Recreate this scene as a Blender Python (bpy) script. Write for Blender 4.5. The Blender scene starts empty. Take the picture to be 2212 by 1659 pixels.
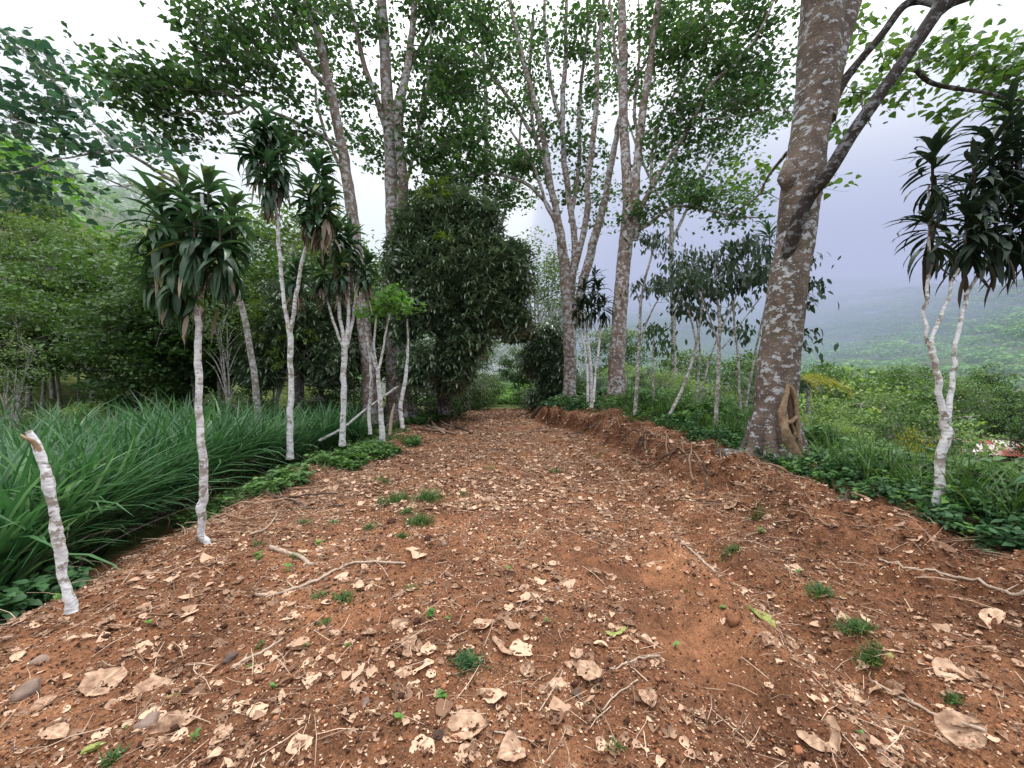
import bpy, math
import numpy as np
R = math.radians
TAU = 2 * math.pi
C = bpy.context.scene.collection
sc = bpy.context.scene
EYE = 1.6
FL = 829.5          # focal length in photo units (2212 wide)
rng = np.random.default_rng(7)

# ------------------------------------------------------------------ noise
def _h(ix, iy, s):
    n = (ix.astype(np.int64) * 374761393 + iy.astype(np.int64) * 668265263 + s * 1442695041) & 0x7fffffff
    n = ((n ^ (n >> 13)) * 1274126177) & 0x7fffffff
    n = n ^ (n >> 16)
    return (n & 0xffff) / 65535.0
def vnoise(x, y, s=0):
    x = np.asarray(x, float); y = np.asarray(y, float)
    ix = np.floor(x); iy = np.floor(y); fx = x - ix; fy = y - iy
    fx = fx * fx * (3 - 2 * fx); fy = fy * fy * (3 - 2 * fy)
    a = _h(ix, iy, s); b = _h(ix + 1, iy, s); c = _h(ix, iy + 1, s); d = _h(ix + 1, iy + 1, s)
    return (a * (1 - fx) + b * fx) * (1 - fy) + (c * (1 - fx) + d * fx) * fy - .5
def fbm(x, y, o=4, s=0):
    t = 0; a = 1
    for k in range(o):
        t = t + a * vnoise(x, y, s + k * 17); x = x * 2.03 + 5.1; y = y * 2.03 + 3.7; a *= .5
    return t
def sst(t):
    t = np.clip(t, 0, 1); return t * t * (3 - 2 * t)

# ------------------------------------------------------------------ terrain height
def foot(y):  return np.interp(y, [0, 7, 12.5, 17.4, 22, 30, 45], [2.45, 2.5, 2.4, 1.0, .75, 1.6, 3.6])
def ledge(y): return np.interp(y, [0, 2.4, 4, 6.2, 7.5, 9.8, 15.6, 25, 40], [-3.1, -3.2, -3.25, -3.7, -3.3, -2.9, -3.7, -3.3, -1.2])
def H(x, y):
    x = np.asarray(x, float); y = np.asarray(y, float)
    r = np.sqrt(x * x + y * y)
    wob = .25 * vnoise(x * .7, y * .7, 3) + .12 * vnoise(x * 2.3, y * 2.3, 5)
    xf = foot(y) + wob; xl = ledge(y) + wob
    inroad = sst((x - xl) / .5) * sst((xf - x) / .5)
    z = .045 * fbm(x * .8, y * .8, 3, 11) + .05 * np.maximum(fbm(x * 2.6, y * 1.3, 3, 15), 0) * sst((16 - r) / 6)
    # wheel ruts and tread ridges on the right side
    rut = np.exp(-((x - xf + .38 + .1 * vnoise(y * .6, y * 0, 9)) / .17) ** 2) * .19 + np.exp(-((x - xf + 1.15) / .2) ** 2) * .10 - np.exp(-((x - xf + .78 + .12 * vnoise(y * .9, y * 0, 13)) / .12) ** 2) * .035 \
        + np.exp(-((x + 1.9 + .2 * vnoise(y * .4, y * 0, 19)) / .26) ** 2) * .06
    z = z - rut * sst((14 - y) / 5)
    # right bank
    w = np.interp(y, [0, 4.6, 6.2, 14, 18, 30], [1.15, .9, .42, .34, .5, 1.5])
    hb = np.interp(y, [0, 3, 5, 8, 14, 18, 26, 34], [.3, .36, .40, .50, .60, .60, .5, .1])
    t = (x - xf) / w
    bank = sst(t) * hb * (1 + .6 * vnoise(x * 2.1, y * 2.1, 21) + .4 * vnoise(x * 6, y * 6, 23))
    z = z + bank + sst((x - xf - .5) / 2.2) * np.interp(y, [0, 8, 13, 20, 30, 40], [0, .08, .55, .5, .3, 0])
    # fall into the valley on the right
    xr = 4.25 + .10 * y
    over = np.maximum(x - xr, 0)
    fall = np.where(over < 9, .62 * over, 5.58 + .03 * (over - 9))
    z = z - fall * sst((over) / 1.0) * 1.0
    # left edge
    tl = np.clip(xl - x, 0, None)
    z = z + .16 * np.exp(-((x - xl + .35) / .5) ** 2) * np.interp(y, [5, 7, 12, 22, 26], [0, 1, 1, 1, 0])
    z = z - .5 * sst(tl / 1.3) * np.interp(y, [0, 4, 9, 16, 26], [1, 1, .6, .5, .2]) - .05 * np.clip(tl - 1, 0, 20) * np.interp(y, [0, 12, 22], [1, .7, 0])
    z = z + .05 * sst(tl / .5) * fbm(x * 1.5, y * 1.5, 3, 33)
    # far land
    z = z + sst((y - 30) / 60) * 9 * sst((18 - np.abs(x - 4)) / 24) 
    z = z + sst((-x - 16) / 60) * 26 * sst((y + 10) / 40) + sst((r - 40) / 60) * 5 * sst((-x) / 30)
    z = z + (np.clip(.2 * (r - 82), 0, 68) + np.where(x > 0, 1, 0) * np.clip(.1 * (r - 130), 0, 32) + sst((r - 420) / 60) * -20) * sst((y + 10) / 60) * np.where(x > 0, 1, .8)
    z = z + sst((r - 95) / 60) * 16 * fbm(x * .016, y * .016, 3, 47) + sst((r - 30) / 40) * 1.6 * fbm(x * .05, y * .05, 4, 41)
    # fine roughness
    fine = fbm(x * 5, y * 5, 3, 51) * .026 + fbm(x * 22, y * 22, 3, 61) * .019
    z = z + fine * (1 + 2.2 * sst(t) * sst((1.6 - t) / .8)) * sst((20 - r) / 8)
    return z
def H1(x, y): return float(H(np.array([x]), np.array([y]))[0])

HOR = 835.0
PITCH = math.atan((HOR - 829.5) / FL)
def W(px, py, d):
    """a point of the place: photo direction (px, py), distance d ahead"""
    u = (px - 1106) / FL; v = (829.5 - py) / FL
    fy = math.cos(PITCH) - v * math.sin(PITCH); fz = math.sin(PITCH) + v * math.cos(PITCH)
    k = d / fy
    return np.array([u * k, d, EYE + fz * k])
def G(px, py):
    """the ground point seen in direction (px, py)"""
    d = _GD; q = W(px, py, 1.0) - [0, 0, EYE]
    x, y, z = q[0] * d, q[1] * d, EYE + q[2] * d; i = int(np.argmax(z <= H(x, y))) or len(d) - 1
    return np.array([x[i], y[i], z[i]])
_GD = np.concatenate([np.arange(.8, 12, .02), np.arange(12, 60, .1)])

# ------------------------------------------------------------------ mesh building
class MB:
    def __init__(s): s.v = []; s.f = {3: [], 4: []}; s.m = {3: [], 4: []}; s.t = []; s.n = 0; s.uv = None
    def add(s, V, F, mi=0, tint=.5):
        V = np.asarray(V, float).reshape(-1, 3); F = np.asarray(F, int)
        if len(V) == 0: return
        s.v.append(V); s.f[F.shape[1]].append(F + s.n); s.m[F.shape[1]].append(np.full(len(F), mi))
        s.t.append(np.broadcast_to(np.asarray(tint, float), (len(V),)).copy()); s.n += len(V)
    def mesh(s, name, mats, origin=(0, 0, 0), smooth=True):
        V = np.concatenate(s.v) - np.asarray(origin, float)
        fs = [np.concatenate(s.f[k]) for k in (3, 4) if s.f[k]]; ms = [np.concatenate(s.m[k]) for k in (3, 4) if s.f[k]]
        me = bpy.data.meshes.new(name)
        me.vertices.add(len(V)); me.vertices.foreach_set('co', V.astype(np.float32).ravel())
        li = np.concatenate([f.ravel() for f in fs]); cnt = np.concatenate([np.full(len(f), f.shape[1]) for f in fs])
        me.loops.add(len(li)); me.loops.foreach_set('vertex_index', li.astype(np.int32))
        me.polygons.add(len(cnt)); me.polygons.foreach_set('loop_start', np.concatenate([[0], np.cumsum(cnt)[:-1]]).astype(np.int32))
        me.polygons.foreach_set('material_index', np.concatenate(ms).astype(np.int32))
        me.polygons.foreach_set('use_smooth', np.full(len(cnt), smooth))
        a = me.attributes.new('tint', 'FLOAT', 'POINT'); a.data.foreach_set('value', np.concatenate(s.t).astype(np.float32))
        for m in mats: me.materials.append(m)
        me.update(calc_edges=True); me.validate()
        return me
    def build(s, name, mats, parent=None, smooth=True, origin=None):
        if not isinstance(mats, (list, tuple)): mats = [mats]
        if origin is None: origin = parent.get('_o', (0, 0, 0)) if parent is not None else (0, 0, 0)
        o = bpy.data.objects.new(name, s.mesh(name, mats, origin, smooth)); C.objects.link(o)
        if parent is not None: o.parent = parent
        else: o.location = origin
        return o
def tag(o, label=None, cat=None, group=None, kind=None):
    if label: o['label'] = label
    if cat: o['category'] = cat
    if group: o['group'] = group
    if kind: o['kind'] = kind
    return o
ORI = {}
def thing(name, loc, label, cat, group=None):
    o = bpy.data.objects.new(name, None); C.objects.link(o); o.location = [float(a) for a in loc]; o.empty_display_size = .2
    o['_o'] = [float(a) for a in loc]; ORI[o.name] = loc
    return tag(o, label, cat, group)
def dup(root, loc, rz=0, sc_=1.0, label=None, group=None, sz=None):
    r = root.copy(); C.objects.link(r); r.location = [float(a) for a in loc]; r.rotation_euler = (0, 0, rz); r.scale = (sc_, sc_, sz or sc_)
    if label: r['label'] = label
    if group: r['group'] = group
    for ch in list(root.children):
        c = ch.copy(); C.objects.link(c); c.parent = r
    return r

def norm(a): return a / np.maximum(np.linalg.norm(a, axis=-1, keepdims=True), 1e-9)
def smooth_path(P, n=6):
    P = np.asarray(P, float)
    if len(P) < 3: 
        t = np.linspace(0, 1, n + 1)[:, None]; return P[0] * (1 - t) + P[-1] * t
    Q = np.vstack([2 * P[0] - P[1], P, 2 * P[-1] - P[-2]]); out = []
    for i in range(1, len(Q) - 2):
        for t in np.linspace(0, 1, n, endpoint=False):
            a, b, c, d = Q[i - 1], Q[i], Q[i + 1], Q[i + 2]
            out.append(.5 * ((2 * b) + (-a + c) * t + (2 * a - 5 * b + 4 * c - d) * t * t + (-a + 3 * b - 3 * c + d) * t ** 3))
    out.append(P[-1]); return np.array(out)
def tube(mb, P, rad, seg=8, mi=0, tint=.5, rough=0., seed=0, cap=True, freq=3.):
    """tube through points with radii; rough = relative ring noise"""
    P = np.asarray(P, float); n = len(P); rad = np.broadcast_to(np.asarray(rad, float), (n,))
    T = norm(np.gradient(P, axis=0))
    ref = np.array([1., 0, 0]) if abs(T[0][0]) < .8 else np.array([0, 1., 0])
    A = np.zeros((n, 3)); a = ref
    for i in range(n):
        a = a - T[i] * np.dot(a, T[i]); a = a / max(np.linalg.norm(a), 1e-9); A[i] = a
    B = np.cross(T, A)
    th = np.arange(seg) * TAU / seg
    rr = rad[:, None] * np.ones((1, seg))
    if rough:
        L = np.concatenate([[0], np.cumsum(np.linalg.norm(np.diff(P, axis=0), axis=1))])
        cx, cy = np.cos(th)[None, :], np.sin(th)[None, :]
        rr = rr * (1 + rough * (2 * fbm(cx * 1.3 + L[:, None] * freq * .5 + seed, cy * 1.3 + L[:, None] * freq, 3, 7 + seed)))
    V = P[:, None, :] + rr[..., None] * (np.cos(th)[None, :, None] * A[:, None, :] + np.sin(th)[None, :, None] * B[:, None, :])
    i = np.arange(n - 1)[:, None] * seg; j = np.arange(seg)[None, :]; k = (j + 1) % seg
    F = np.stack([i + j, i + k, i + seg + k, i + seg + j], -1).reshape(-1, 4)
    mb.add(V, F, mi, tint)
    if cap and seg > 3:
        c = np.vstack([V[-1], P[-1][None] + T[-1] * rad[-1] * .4]); mb.add(c, [[q, (q + 1) % seg, seg] for q in range(seg)], mi, tint)
        c = np.vstack([V[0], P[0][None]]); mb.add(c, [[(q + 1) % seg, q, seg] for q in range(seg)], mi, tint)
def limb(spec, n=6, wig=0., seed=0):
    """spec [(px,py,d,width in photo units)] -> points, radii"""
    P = np.array([W(a, b, d) for a, b, d, w in spec])
    r = np.array([w / 2 / FL * d / math.sqrt(1 + ((a - 1106) / FL) ** 2) for a, b, d, w in spec])
    Q = smooth_path(P, n); rr = np.interp(np.linspace(0, len(spec) - 1, len(Q)), np.arange(len(spec)), r)
    if wig:
        g = np.random.default_rng(seed); k = np.arange(len(Q))
        off = np.stack([vnoise(k * .45 + g.random() * 50, k * 0., 71), vnoise(k * .45 + g.random() * 50, k * 0., 72), 0 * k], -1)
        Q = Q + off * wig * np.minimum(k, 3)[:, None] / 3
    return Q, rr

# leaf templates: along +Y, normal +Z
LEAF2 = (np.array([[0, 0, 0], [.40, .34, .07], [0, 1, -.08], [-.40, .34, .07]]), np.array([[0, 1, 2], [0, 2, 3]]))
LEAF6 = (np.array([[0, 0, 0], [.27, .06, .05], [.44, .33, .08], [.26, .68, .02], [0, 1.05, -.16], [-.26, .68, .02], [-.44, .33, .08], [-.27, .06, .05], [0, .4, 0]]),
         np.array([[8, 0, 1], [8, 1, 2], [8, 2, 3], [8, 3, 4], [8, 4, 5], [8, 5, 6], [8, 6, 7], [8, 7, 0]]))
NARR = (np.array([[0, 0, 0], [.13, .35, .03], [.1, .7, -.02], [0, 1, -.14], [-.1, .7, -.02], [-.13, .35, .03], [0, .5, -.02]]),
        np.array([[6, 0, 1], [6, 1, 2], [6, 2, 3], [6, 3, 4], [6, 4, 5], [6, 5, 0]]))
def scatter(mb, tpl, P, D, U, S, mi=0, tint=None, wide=1.0):
    TV, TF = tpl; P = np.asarray(P, float); n = len(P)
    if n == 0: return
    D = norm(D); X = norm(np.cross(D, U)); Z = np.cross(X, D)
    S = np.broadcast_to(np.asarray(S, float), (n,))[:, None, None]; wd = np.broadcast_to(np.asarray(wide, float), (n,))[:, None, None]
    V = P[:, None] + S * (TV[None, :, 0:1] * wd * X[:, None] + TV[None, :, 1:2] * D[:, None] + TV[None, :, 2:3] * Z[:, None])
    k = len(TV); F = (TF[None] + (np.arange(n) * k)[:, None, None]).reshape(-1, TF.shape[1])
    if tint is None: tint = rng.random(n)
    mb.add(V.reshape(-1, 3), F, mi, np.repeat(tint, k))
def dirs(g, n, e0, e1):
    a = g.random(n) * TAU; e = np.radians(g.uniform(e0, e1, n))
    return np.stack([np.cos(a) * np.cos(e), np.sin(a) * np.cos(e), np.sin(e)], -1)
def ups(g, n, k=.5): return norm(np.array([0, 0, 1.]) + g.normal(0, k, (n, 3)))
def straps(mb, P, az, e0, bend, L, Wd, segs=5, fold=.25, mi=0, tint=None, prof='strap', twist=None):
    """curved strap leaves: start elevation e0 (deg), bending down by bend over the length"""
    P = np.asarray(P, float); n = len(P)
    if n == 0: return
    f = lambda a: np.broadcast_to(np.asarray(a, float), (n,))
    az, e0, bend, L, Wd = f(az), f(e0), f(bend), f(L), f(Wd)
    t = np.linspace(0, 1, segs + 1)
    e = np.radians(e0[:, None] - bend[:, None] * t[None] ** 1.3)
    e = np.maximum(e, R(-89))
    ds = L[:, None] / segs
    hx = np.concatenate([np.zeros((n, 1)), np.cumsum(np.cos(e[:, :-1]) * ds, 1)], 1); hz = np.concatenate([np.zeros((n, 1)), np.cumsum(np.sin(e[:, :-1]) * ds, 1)], 1)
    tz = (0 if twist is None else twist[:, None] * t[None] ** 2)
    ca, sa = np.cos(az[:, None] + tz), np.sin(az[:, None] + tz)
    M = P[:, None] + np.stack([hx * ca, hx * sa, hz], -1)
    if prof == 'strap': w = np.interp(t, [0, .2, .6, .85, 1], [.35, .9, 1, .6, .03])
    elif prof == 'grass': w = np.interp(t, [0, .3, .7, 1], [.6, 1, .7, .02])
    else: w = np.interp(t, [0, .15, .45, .8, 1], [.1, .7, 1, .55, .03])
    side = np.stack([-sa, ca, 0 * ca + 0 * sa], -1) * np.ones((n, segs + 1, 1))
    nrm = np.stack([-np.sin(e) * ca, -np.sin(e) * sa, np.cos(e)], -1)
    hw = (Wd[:, None] / 2 * w[None])[..., None]
    Lf = M + side * hw + nrm * hw * fold; Rt = M - side * hw + nrm * hw * fold
    V = np.stack([Lf, M, Rt], 2)            # n, segs+1, 3, 3
    k = (segs + 1) * 3; F = []
    for i in range(segs):
        a = i * 3; F += [[a, a + 1, a + 4, a + 3], [a + 1, a + 2, a + 5, a + 4]]
    F = (np.array(F)[None] + (np.arange(n) * k)[:, None, None]).reshape(-1, 4)
    if tint is None: tint = rng.random(n)
    mb.add(V.reshape(-1, 3), F, mi, np.repeat(np.broadcast_to(tint, (n,)), k))

# ------------------------------------------------------------------ materials
def newmat(name):
    m = bpy.data.materials.new(name); m.use_nodes = True; nt = m.node_tree; nt.nodes.clear()
    return m, nt, lambda t, **k: _nn(nt, t, k)
def _nn(nt, t, k):
    n = nt.nodes.new(t)
    for a, b in k.items():
        if a in n.inputs.keys(): n.inputs[a].default_value = b
        else: setattr(n, a, b)
    return n
def ramp(nt, fac, stops, interp='LINEAR'):
    r = nt.nodes.new('ShaderNodeValToRGB'); r.color_ramp.interpolation = interp
    el = r.color_ramp.elements
    while len(el) < len(stops): el.new(.5)
    for e, (p, c) in zip(el, stops): e.position = p; e.color = (*c, 1) if len(c) == 3 else c
    nt.links.new(fac, r.inputs[0]); return r
def g3(v): return (v, v, v)
def leaf_mat(name, c0, c1, c2=None, trans=.3, rough=.5, spec=.35, pos=.75):
    m, nt, N = newmat(name); L = nt.links.new
    at = N('ShaderNodeAttribute', attribute_name='tint')
    geo = N('ShaderNodeNewGeometry'); no = N('ShaderNodeTexNoise', Scale=.9, Detail=2.0); L(geo.outputs['Position'], no.inputs['Vector'])
    ad = N('ShaderNodeMath', operation='MULTIPLY_ADD'); L(no.outputs[0], ad.inputs[0]); ad.inputs[1].default_value = .9; ad.inputs[2].default_value = -.45
    a2 = N('ShaderNodeMath', operation='ADD', use_clamp=True); L(at.outputs['Fac'], a2.inputs[0]); L(ad.outputs[0], a2.inputs[1])
    st = [(0, c0), (pos, c1)] + ([(1, c2)] if c2 else [])
    r = ramp(nt, a2.outputs[0], st)
    p = N('ShaderNodeBsdfPrincipled', Roughness=rough); p.inputs['Specular IOR Level'].default_value = spec
    L(r.outputs[0], p.inputs['Base Color'])
    t = N('ShaderNodeBsdfTranslucent'); hs = N('ShaderNodeHueSaturation', Saturation=1.15, Value=1.5); hs.inputs['Hue'].default_value = .485
    L(r.outputs[0], hs.inputs['Color']); L(hs.outputs[0], t.inputs[0])
    mx = N('ShaderNodeMixShader', Fac=trans); L(p.outputs[0], mx.inputs[1]); L(t.outputs[0], mx.inputs[2])
    o = N('ShaderNodeOutputMaterial'); L(mx.outputs[0], o.inputs[0]); return m
def bark_mat(name, c0, c1, lich=(.5, .5, .53), amt=.5, lscale=7., streak=1., moss=None, bump=.6):
    """bark with a two colour base, horizontal rings and lichen blotches"""
    m, nt, N = newmat(name); L = nt.links.new
    tc = N('ShaderNodeTexCoord'); mp = N('ShaderNodeMapping'); L(tc.outputs['Object'], mp.inputs[0])
    n1 = N('ShaderNodeTexNoise', Scale=3.5, Detail=6.0, Roughness=.65); L(mp.outputs[0], n1.inputs['Vector'])
    mp2 = N('ShaderNodeMapping'); mp2.inputs['Scale'].default_value = (2.2, 2.2, 15 * streak); L(tc.outputs['Object'], mp2.inputs[0])
    n2 = N('ShaderNodeTexNoise', Scale=3.0, Detail=5.0, Roughness=.7); L(mp2.outputs[0], n2.inputs['Vector'])
    mp3 = N('ShaderNodeMapping'); mp3.inputs['Scale'].default_value = (1, 1, .75 + .8 * streak); L(tc.outputs['Object'], mp3.inputs[0])
    wz = N('ShaderNodeTexNoise', Scale=lscale * 2.2, Detail=3.0); L(tc.outputs['Object'], wz.inputs['Vector'])
    vm = N('ShaderNodeVectorMath', operation='MULTIPLY_ADD'); L(wz.outputs['Color'], vm.inputs[0]); vm.inputs[1].default_value = g3(.06); L(mp3.outputs[0], vm.inputs[2])
    l1 = N('ShaderNodeTexNoise', Scale=lscale, Detail=5.0, Roughness=.62); L(vm.outputs[0], l1.inputs['Vector'])
    l2 = N('ShaderNodeTexNoise', Scale=lscale * .17, Detail=3.0); L(tc.outputs['Object'], l2.inputs['Vector'])
    s = N('ShaderNodeMath', operation='MULTIPLY_ADD'); L(l2.outputs[0], s.inputs[0]); s.inputs[1].default_value = .3; L(l1.outputs[0], s.inputs[2])
    th = .80 - .3 * amt
    lr = ramp(nt, s.outputs[0], [(th - .02, g3(0)), (th + .02, g3(1))])
    vo = N('ShaderNodeTexVoronoi', Scale=lscale * 3.2); L(vm.outputs[0], vo.inputs['Vector'])
    vr = ramp(nt, vo.outputs['Distance'], [(.16 + .1 * amt, g3(1)), (.22 + .1 * amt, g3(0))])
    sm = N('ShaderNodeTexNoise', Scale=lscale * .8, Detail=1.0); L(mp3.outputs[0], sm.inputs['Vector'])
    sr = ramp(nt, sm.outputs[0], [(.47, g3(0)), (.55, g3(1))])
    mu = N('ShaderNodeMath', operation='MULTIPLY'); L(vr.outputs[0], mu.inputs[0]); L(sr.outputs[0], mu.inputs[1])
    mxx = N('ShaderNodeMath', operation='MAXIMUM'); L(lr.outputs[0], mxx.inputs[0]); L(mu.outputs[0], mxx.inputs[1])
    b = ramp(nt, n1.outputs[0], [(.32, c0), (.68, c1)])
    st = N('ShaderNodeMix', data_type='RGBA', blend_type='MULTIPLY'); st.inputs[0].default_value = .6
    rr = ramp(nt, n2.outputs[0], [(.3, g3(.4)), (.5, g3(.9)), (.7, g3(1.4))]); L(b.outputs[0], st.inputs[6]); L(rr.outputs[0], st.inputs[7])
    last = st.outputs[2]
    if moss:
        mn = N('ShaderNodeTexNoise', Scale=1.6, Detail=4.0); L(tc.outputs['Object'], mn.inputs['Vector'])
        mr = ramp(nt, mn.outputs[0], [(.5, g3(0)), (.7, g3(.7))]); mm = N('ShaderNodeMix', data_type='RGBA'); L(mr.outputs[0], mm.inputs[0]); L(last, mm.inputs[6]); mm.inputs[7].default_value = (*moss, 1); last = mm.outputs[2]
    mix = N('ShaderNodeMix', data_type='RGBA'); L(mxx.outputs[0], mix.inputs[0]); L(last, mix.inputs[6])
    lc = ramp(nt, n2.outputs[0], [(.3, tuple(c * .55 for c in lich)), (.6, lich)]); L(lc.outputs[0], mix.inputs[7])
    p = N('ShaderNodeBsdfPrincipled', Roughness=.85); p.inputs['Specular IOR Level'].default_value = .2; L(mix.outputs[2], p.inputs['Base Color'])
    hh = N('ShaderNodeMath', operation='MULTIPLY_ADD'); L(n2.outputs[0], hh.inputs[0]); hh.inputs[1].default_value = .8; L(n1.outputs[0], hh.inputs[2])
    bp = N('ShaderNodeBump', Strength=bump, Distance=.02); L(hh.outputs[0], bp.inputs['Height']); L(bp.outputs[0], p.inputs['Normal'])
    o = N('ShaderNodeOutputMaterial'); L(p.outputs[0], o.inputs[0]); return m
def plain_mat(name, c0, c1, scale=20., rough=.85, bump=.4, stretch=(1, 1, 1), trans=0, usetint=True, spec=.2, nw=1.):
    m, nt, N = newmat(name); L = nt.links.new
    tc = N('ShaderNodeTexCoord'); mp = N('ShaderNodeMapping'); mp.inputs['Scale'].default_value = stretch; L(tc.outputs['Object'], mp.inputs[0])
    n = N('ShaderNodeTexNoise', Scale=scale, Detail=5.0, Roughness=.65); L(mp.outputs[0], n.inputs['Vector'])
    f_ = N('ShaderNodeMath', operation='MULTIPLY_ADD'); L(n.outputs[0], f_.inputs[0]); f_.inputs[1].default_value = nw; f_.inputs[2].default_value = .5 * (1 - nw); f = f_.outputs[0]
    if usetint:
        at = N('ShaderNodeAttribute', attribute_name='tint'); a = N('ShaderNodeMath', operation='MULTIPLY_ADD'); L(at.outputs['Fac'], a.inputs[0]); a.inputs[1].default_value = .9; a.inputs[2].default_value = -.45
        b = N('ShaderNodeMath', operation='ADD', use_clamp=True); L(a.outputs[0], b.inputs[0]); L(f, b.inputs[1]); fac = b.outputs[0]
    else: fac = f
    r = ramp(nt, fac, [(.2, c0), (.8, c1)])
    p = N('ShaderNodeBsdfPrincipled', Roughness=rough); p.inputs['Specular IOR Level'].default_value = spec; L(r.outputs[0], p.inputs['Base Color'])
    bp = N('ShaderNodeBump', Strength=bump, Distance=.01); L(f, bp.inputs['Height']); L(bp.outputs[0], p.inputs['Normal'])
    o = N('ShaderNodeOutputMaterial')
    if trans:
        t = N('ShaderNodeBsdfTranslucent'); L(r.outputs[0], t.inputs[0]); mx = N('ShaderNodeMixShader', Fac=trans); L(p.outputs[0], mx.inputs[1]); L(t.outputs[0], mx.inputs[2]); L(mx.outputs[0], o.inputs[0])
    else: L(p.outputs[0], o.inputs[0])
    return m

M = {}
M['canopy'] = leaf_mat('canopy_leaf', (.028, .062, .026), (.066, .135, .042), (.16, .25, .07), trans=.4)
M['canopyb'] = leaf_mat('canopy_leaf_blue', (.030, .068, .048), (.065, .135, .075), (.11, .20, .08), trans=.35)
M['canopyl'] = leaf_mat('canopy_leaf_light', (.05, .11, .03), (.11, .20, .05), (.22, .30, .07), trans=.4)
M['mango'] = leaf_mat('mango_leaf', (.062, .105, .055), (.19, .265, .145), (.30, .35, .18), trans=.12, rough=.34, spec=.9, pos=.85)
M['mangonew'] = leaf_mat('new_mango_leaf', (.06, .12, .02), (.14, .22, .04), (.25, .3, .06), trans=.3)
M['drac'] = leaf_mat('strap_leaf', (.022, .058, .026), (.065, .140, .055), (.24, .27, .09), trans=.22, rough=.38, spec=.5, pos=.8)
M['dracd'] = leaf_mat('strap_leaf_dark', (.012, .026, .015), (.032, .056, .034), (.06, .09, .04), trans=.1, rough=.45, spec=.3)
M['dead'] = leaf_mat('dead_leaf', (.10, .075, .055), (.25, .20, .15), (.38, .32, .24), trans=.15, rough=.8, spec=.1)
M['deadd'] = leaf_mat('dead_leaf_dark', (.03, .022, .018), (.08, .06, .05), trans=.1, rough=.8, spec=.1)
M['grass'] = leaf_mat('tall_grass_blade', (.022, .078, .028), (.068, .175, .062), (.20, .34, .16), trans=.3, rough=.42, spec=.45, pos=.7)
M['turf'] = leaf_mat('turf_blade', (.035, .085, .022), (.075, .15, .035), (.14, .22, .06), trans=.3)
M['weed'] = leaf_mat('weed_leaf', (.042, .105, .034), (.10, .20, .055), (.20, .34, .09), trans=.3)
M['weedd'] = leaf_mat('weed_leaf_dark', (.022, .070, .028), (.060, .145, .050), (.12, .22, .07), trans=.25)
M['fresh'] = leaf_mat('fresh_leaf', (.07, .17, .04), (.13, .28, .06), (.22, .38, .08), trans=.4)
M['yellow'] = leaf_mat('yellow_leaf', (.15, .17, .02), (.28, .28, .035), (.42, .36, .05), trans=.4)
M['wood1'] = leaf_mat('wood_leaf_mid', (.026, .064, .020), (.068, .135, .034), (.12, .205, .05), trans=.33)
M['wood2'] = leaf_mat('wood_leaf_light', (.040, .085, .026), (.10, .17, .05), (.19, .25, .07), trans=.35)
M['wood3'] = leaf_mat('wood_leaf_dark', (.022, .054, .018), (.065, .13, .034), (.14, .22, .05), trans=.28)
M['pale'] = leaf_mat('pale_bush_leaf', (.09, .17, .045), (.21, .33, .09), (.38, .46, .13), trans=.35)
M['hill'] = leaf_mat('hill_leaf', (.05, .14, .03), (.17, .36, .07), (.34, .50, .12), trans=.25)
M['barkbig'] = bark_mat('lichen_bark_brown', (.068, .050, .042), (.185, .138, .112), (.42, .43, .45), .275, 9, .8, moss=(.10, .085, .05))
M['barkmid'] = bark_mat('lichen_bark_grey', (.12, .085, .065), (.28, .21, .165), (.46, .45, .46), .42, 6, .5)
M['barkred'] = bark_mat('lichen_bark_red', (.12, .085, .07), (.28, .20, .165), (.48, .465, .475), .36, 7, .5)
M['barkwhite'] = bark_mat('white_bark', (.17, .14, .115), (.42, .38, .33), (.70, .695, .70), .66, 11, .5, bump=1.)
M['barkgrey'] = bark_mat('grey_stem_bark', (.13, .11, .09), (.30, .27, .23), (.52, .50, .50), .45, 11, .6)
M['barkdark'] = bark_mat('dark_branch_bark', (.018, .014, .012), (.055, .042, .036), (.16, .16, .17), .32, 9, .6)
M['twig'] = plain_mat('twig_bark', (.07, .055, .045), (.22, .19, .16), 30)
M['vine'] = bark_mat('tan_vine_bark', (.12, .078, .045), (.36, .25, .15), (.42, .38, .32), .12, 14, .35, bump=1.)
M['stick'] = plain_mat('weathered_stick', (.20, .13, .09), (.50, .40, .31), 25, bump=.6)
M['stickd'] = plain_mat('dark_stick', (.035, .022, .018), (.12, .075, .055), 25, bump=.6)
M['litter'] = plain_mat('dry_fallen_leaf', (.19, .105, .063), (.63, .42, .285), 6, bump=.3, trans=.12, rough=.75, nw=.45)
M['litterg'] = plain_mat('yellow_green_fallen_leaf', (.20, .24, .06), (.42, .42, .14), 14, bump=.3, trans=.15, rough=.6)
M['chip'] = plain_mat('pale_chips', (.14, .07, .04), (.68, .50, .35), 3, bump=0, rough=.8)
M['straw'] = plain_mat('straw', (.20, .12, .075), (.68, .50, .36), 4, bump=0)
M['stone'] = plain_mat('grey_brown_stone', (.06, .04, .032), (.24, .17, .135), 12, bump=.8)
M['clod'] = plain_mat('soil_clod', (.05, .021, .012), (.34, .145, .072), 10, bump=.8)
M['redrock'] = plain_mat('red_earth_rock', (.17, .055, .025), (.38, .16, .08), 5, bump=.8)
M['root'] = plain_mat('root_bark', (.09, .05, .035), (.36, .22, .14), 18, bump=.6)

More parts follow.
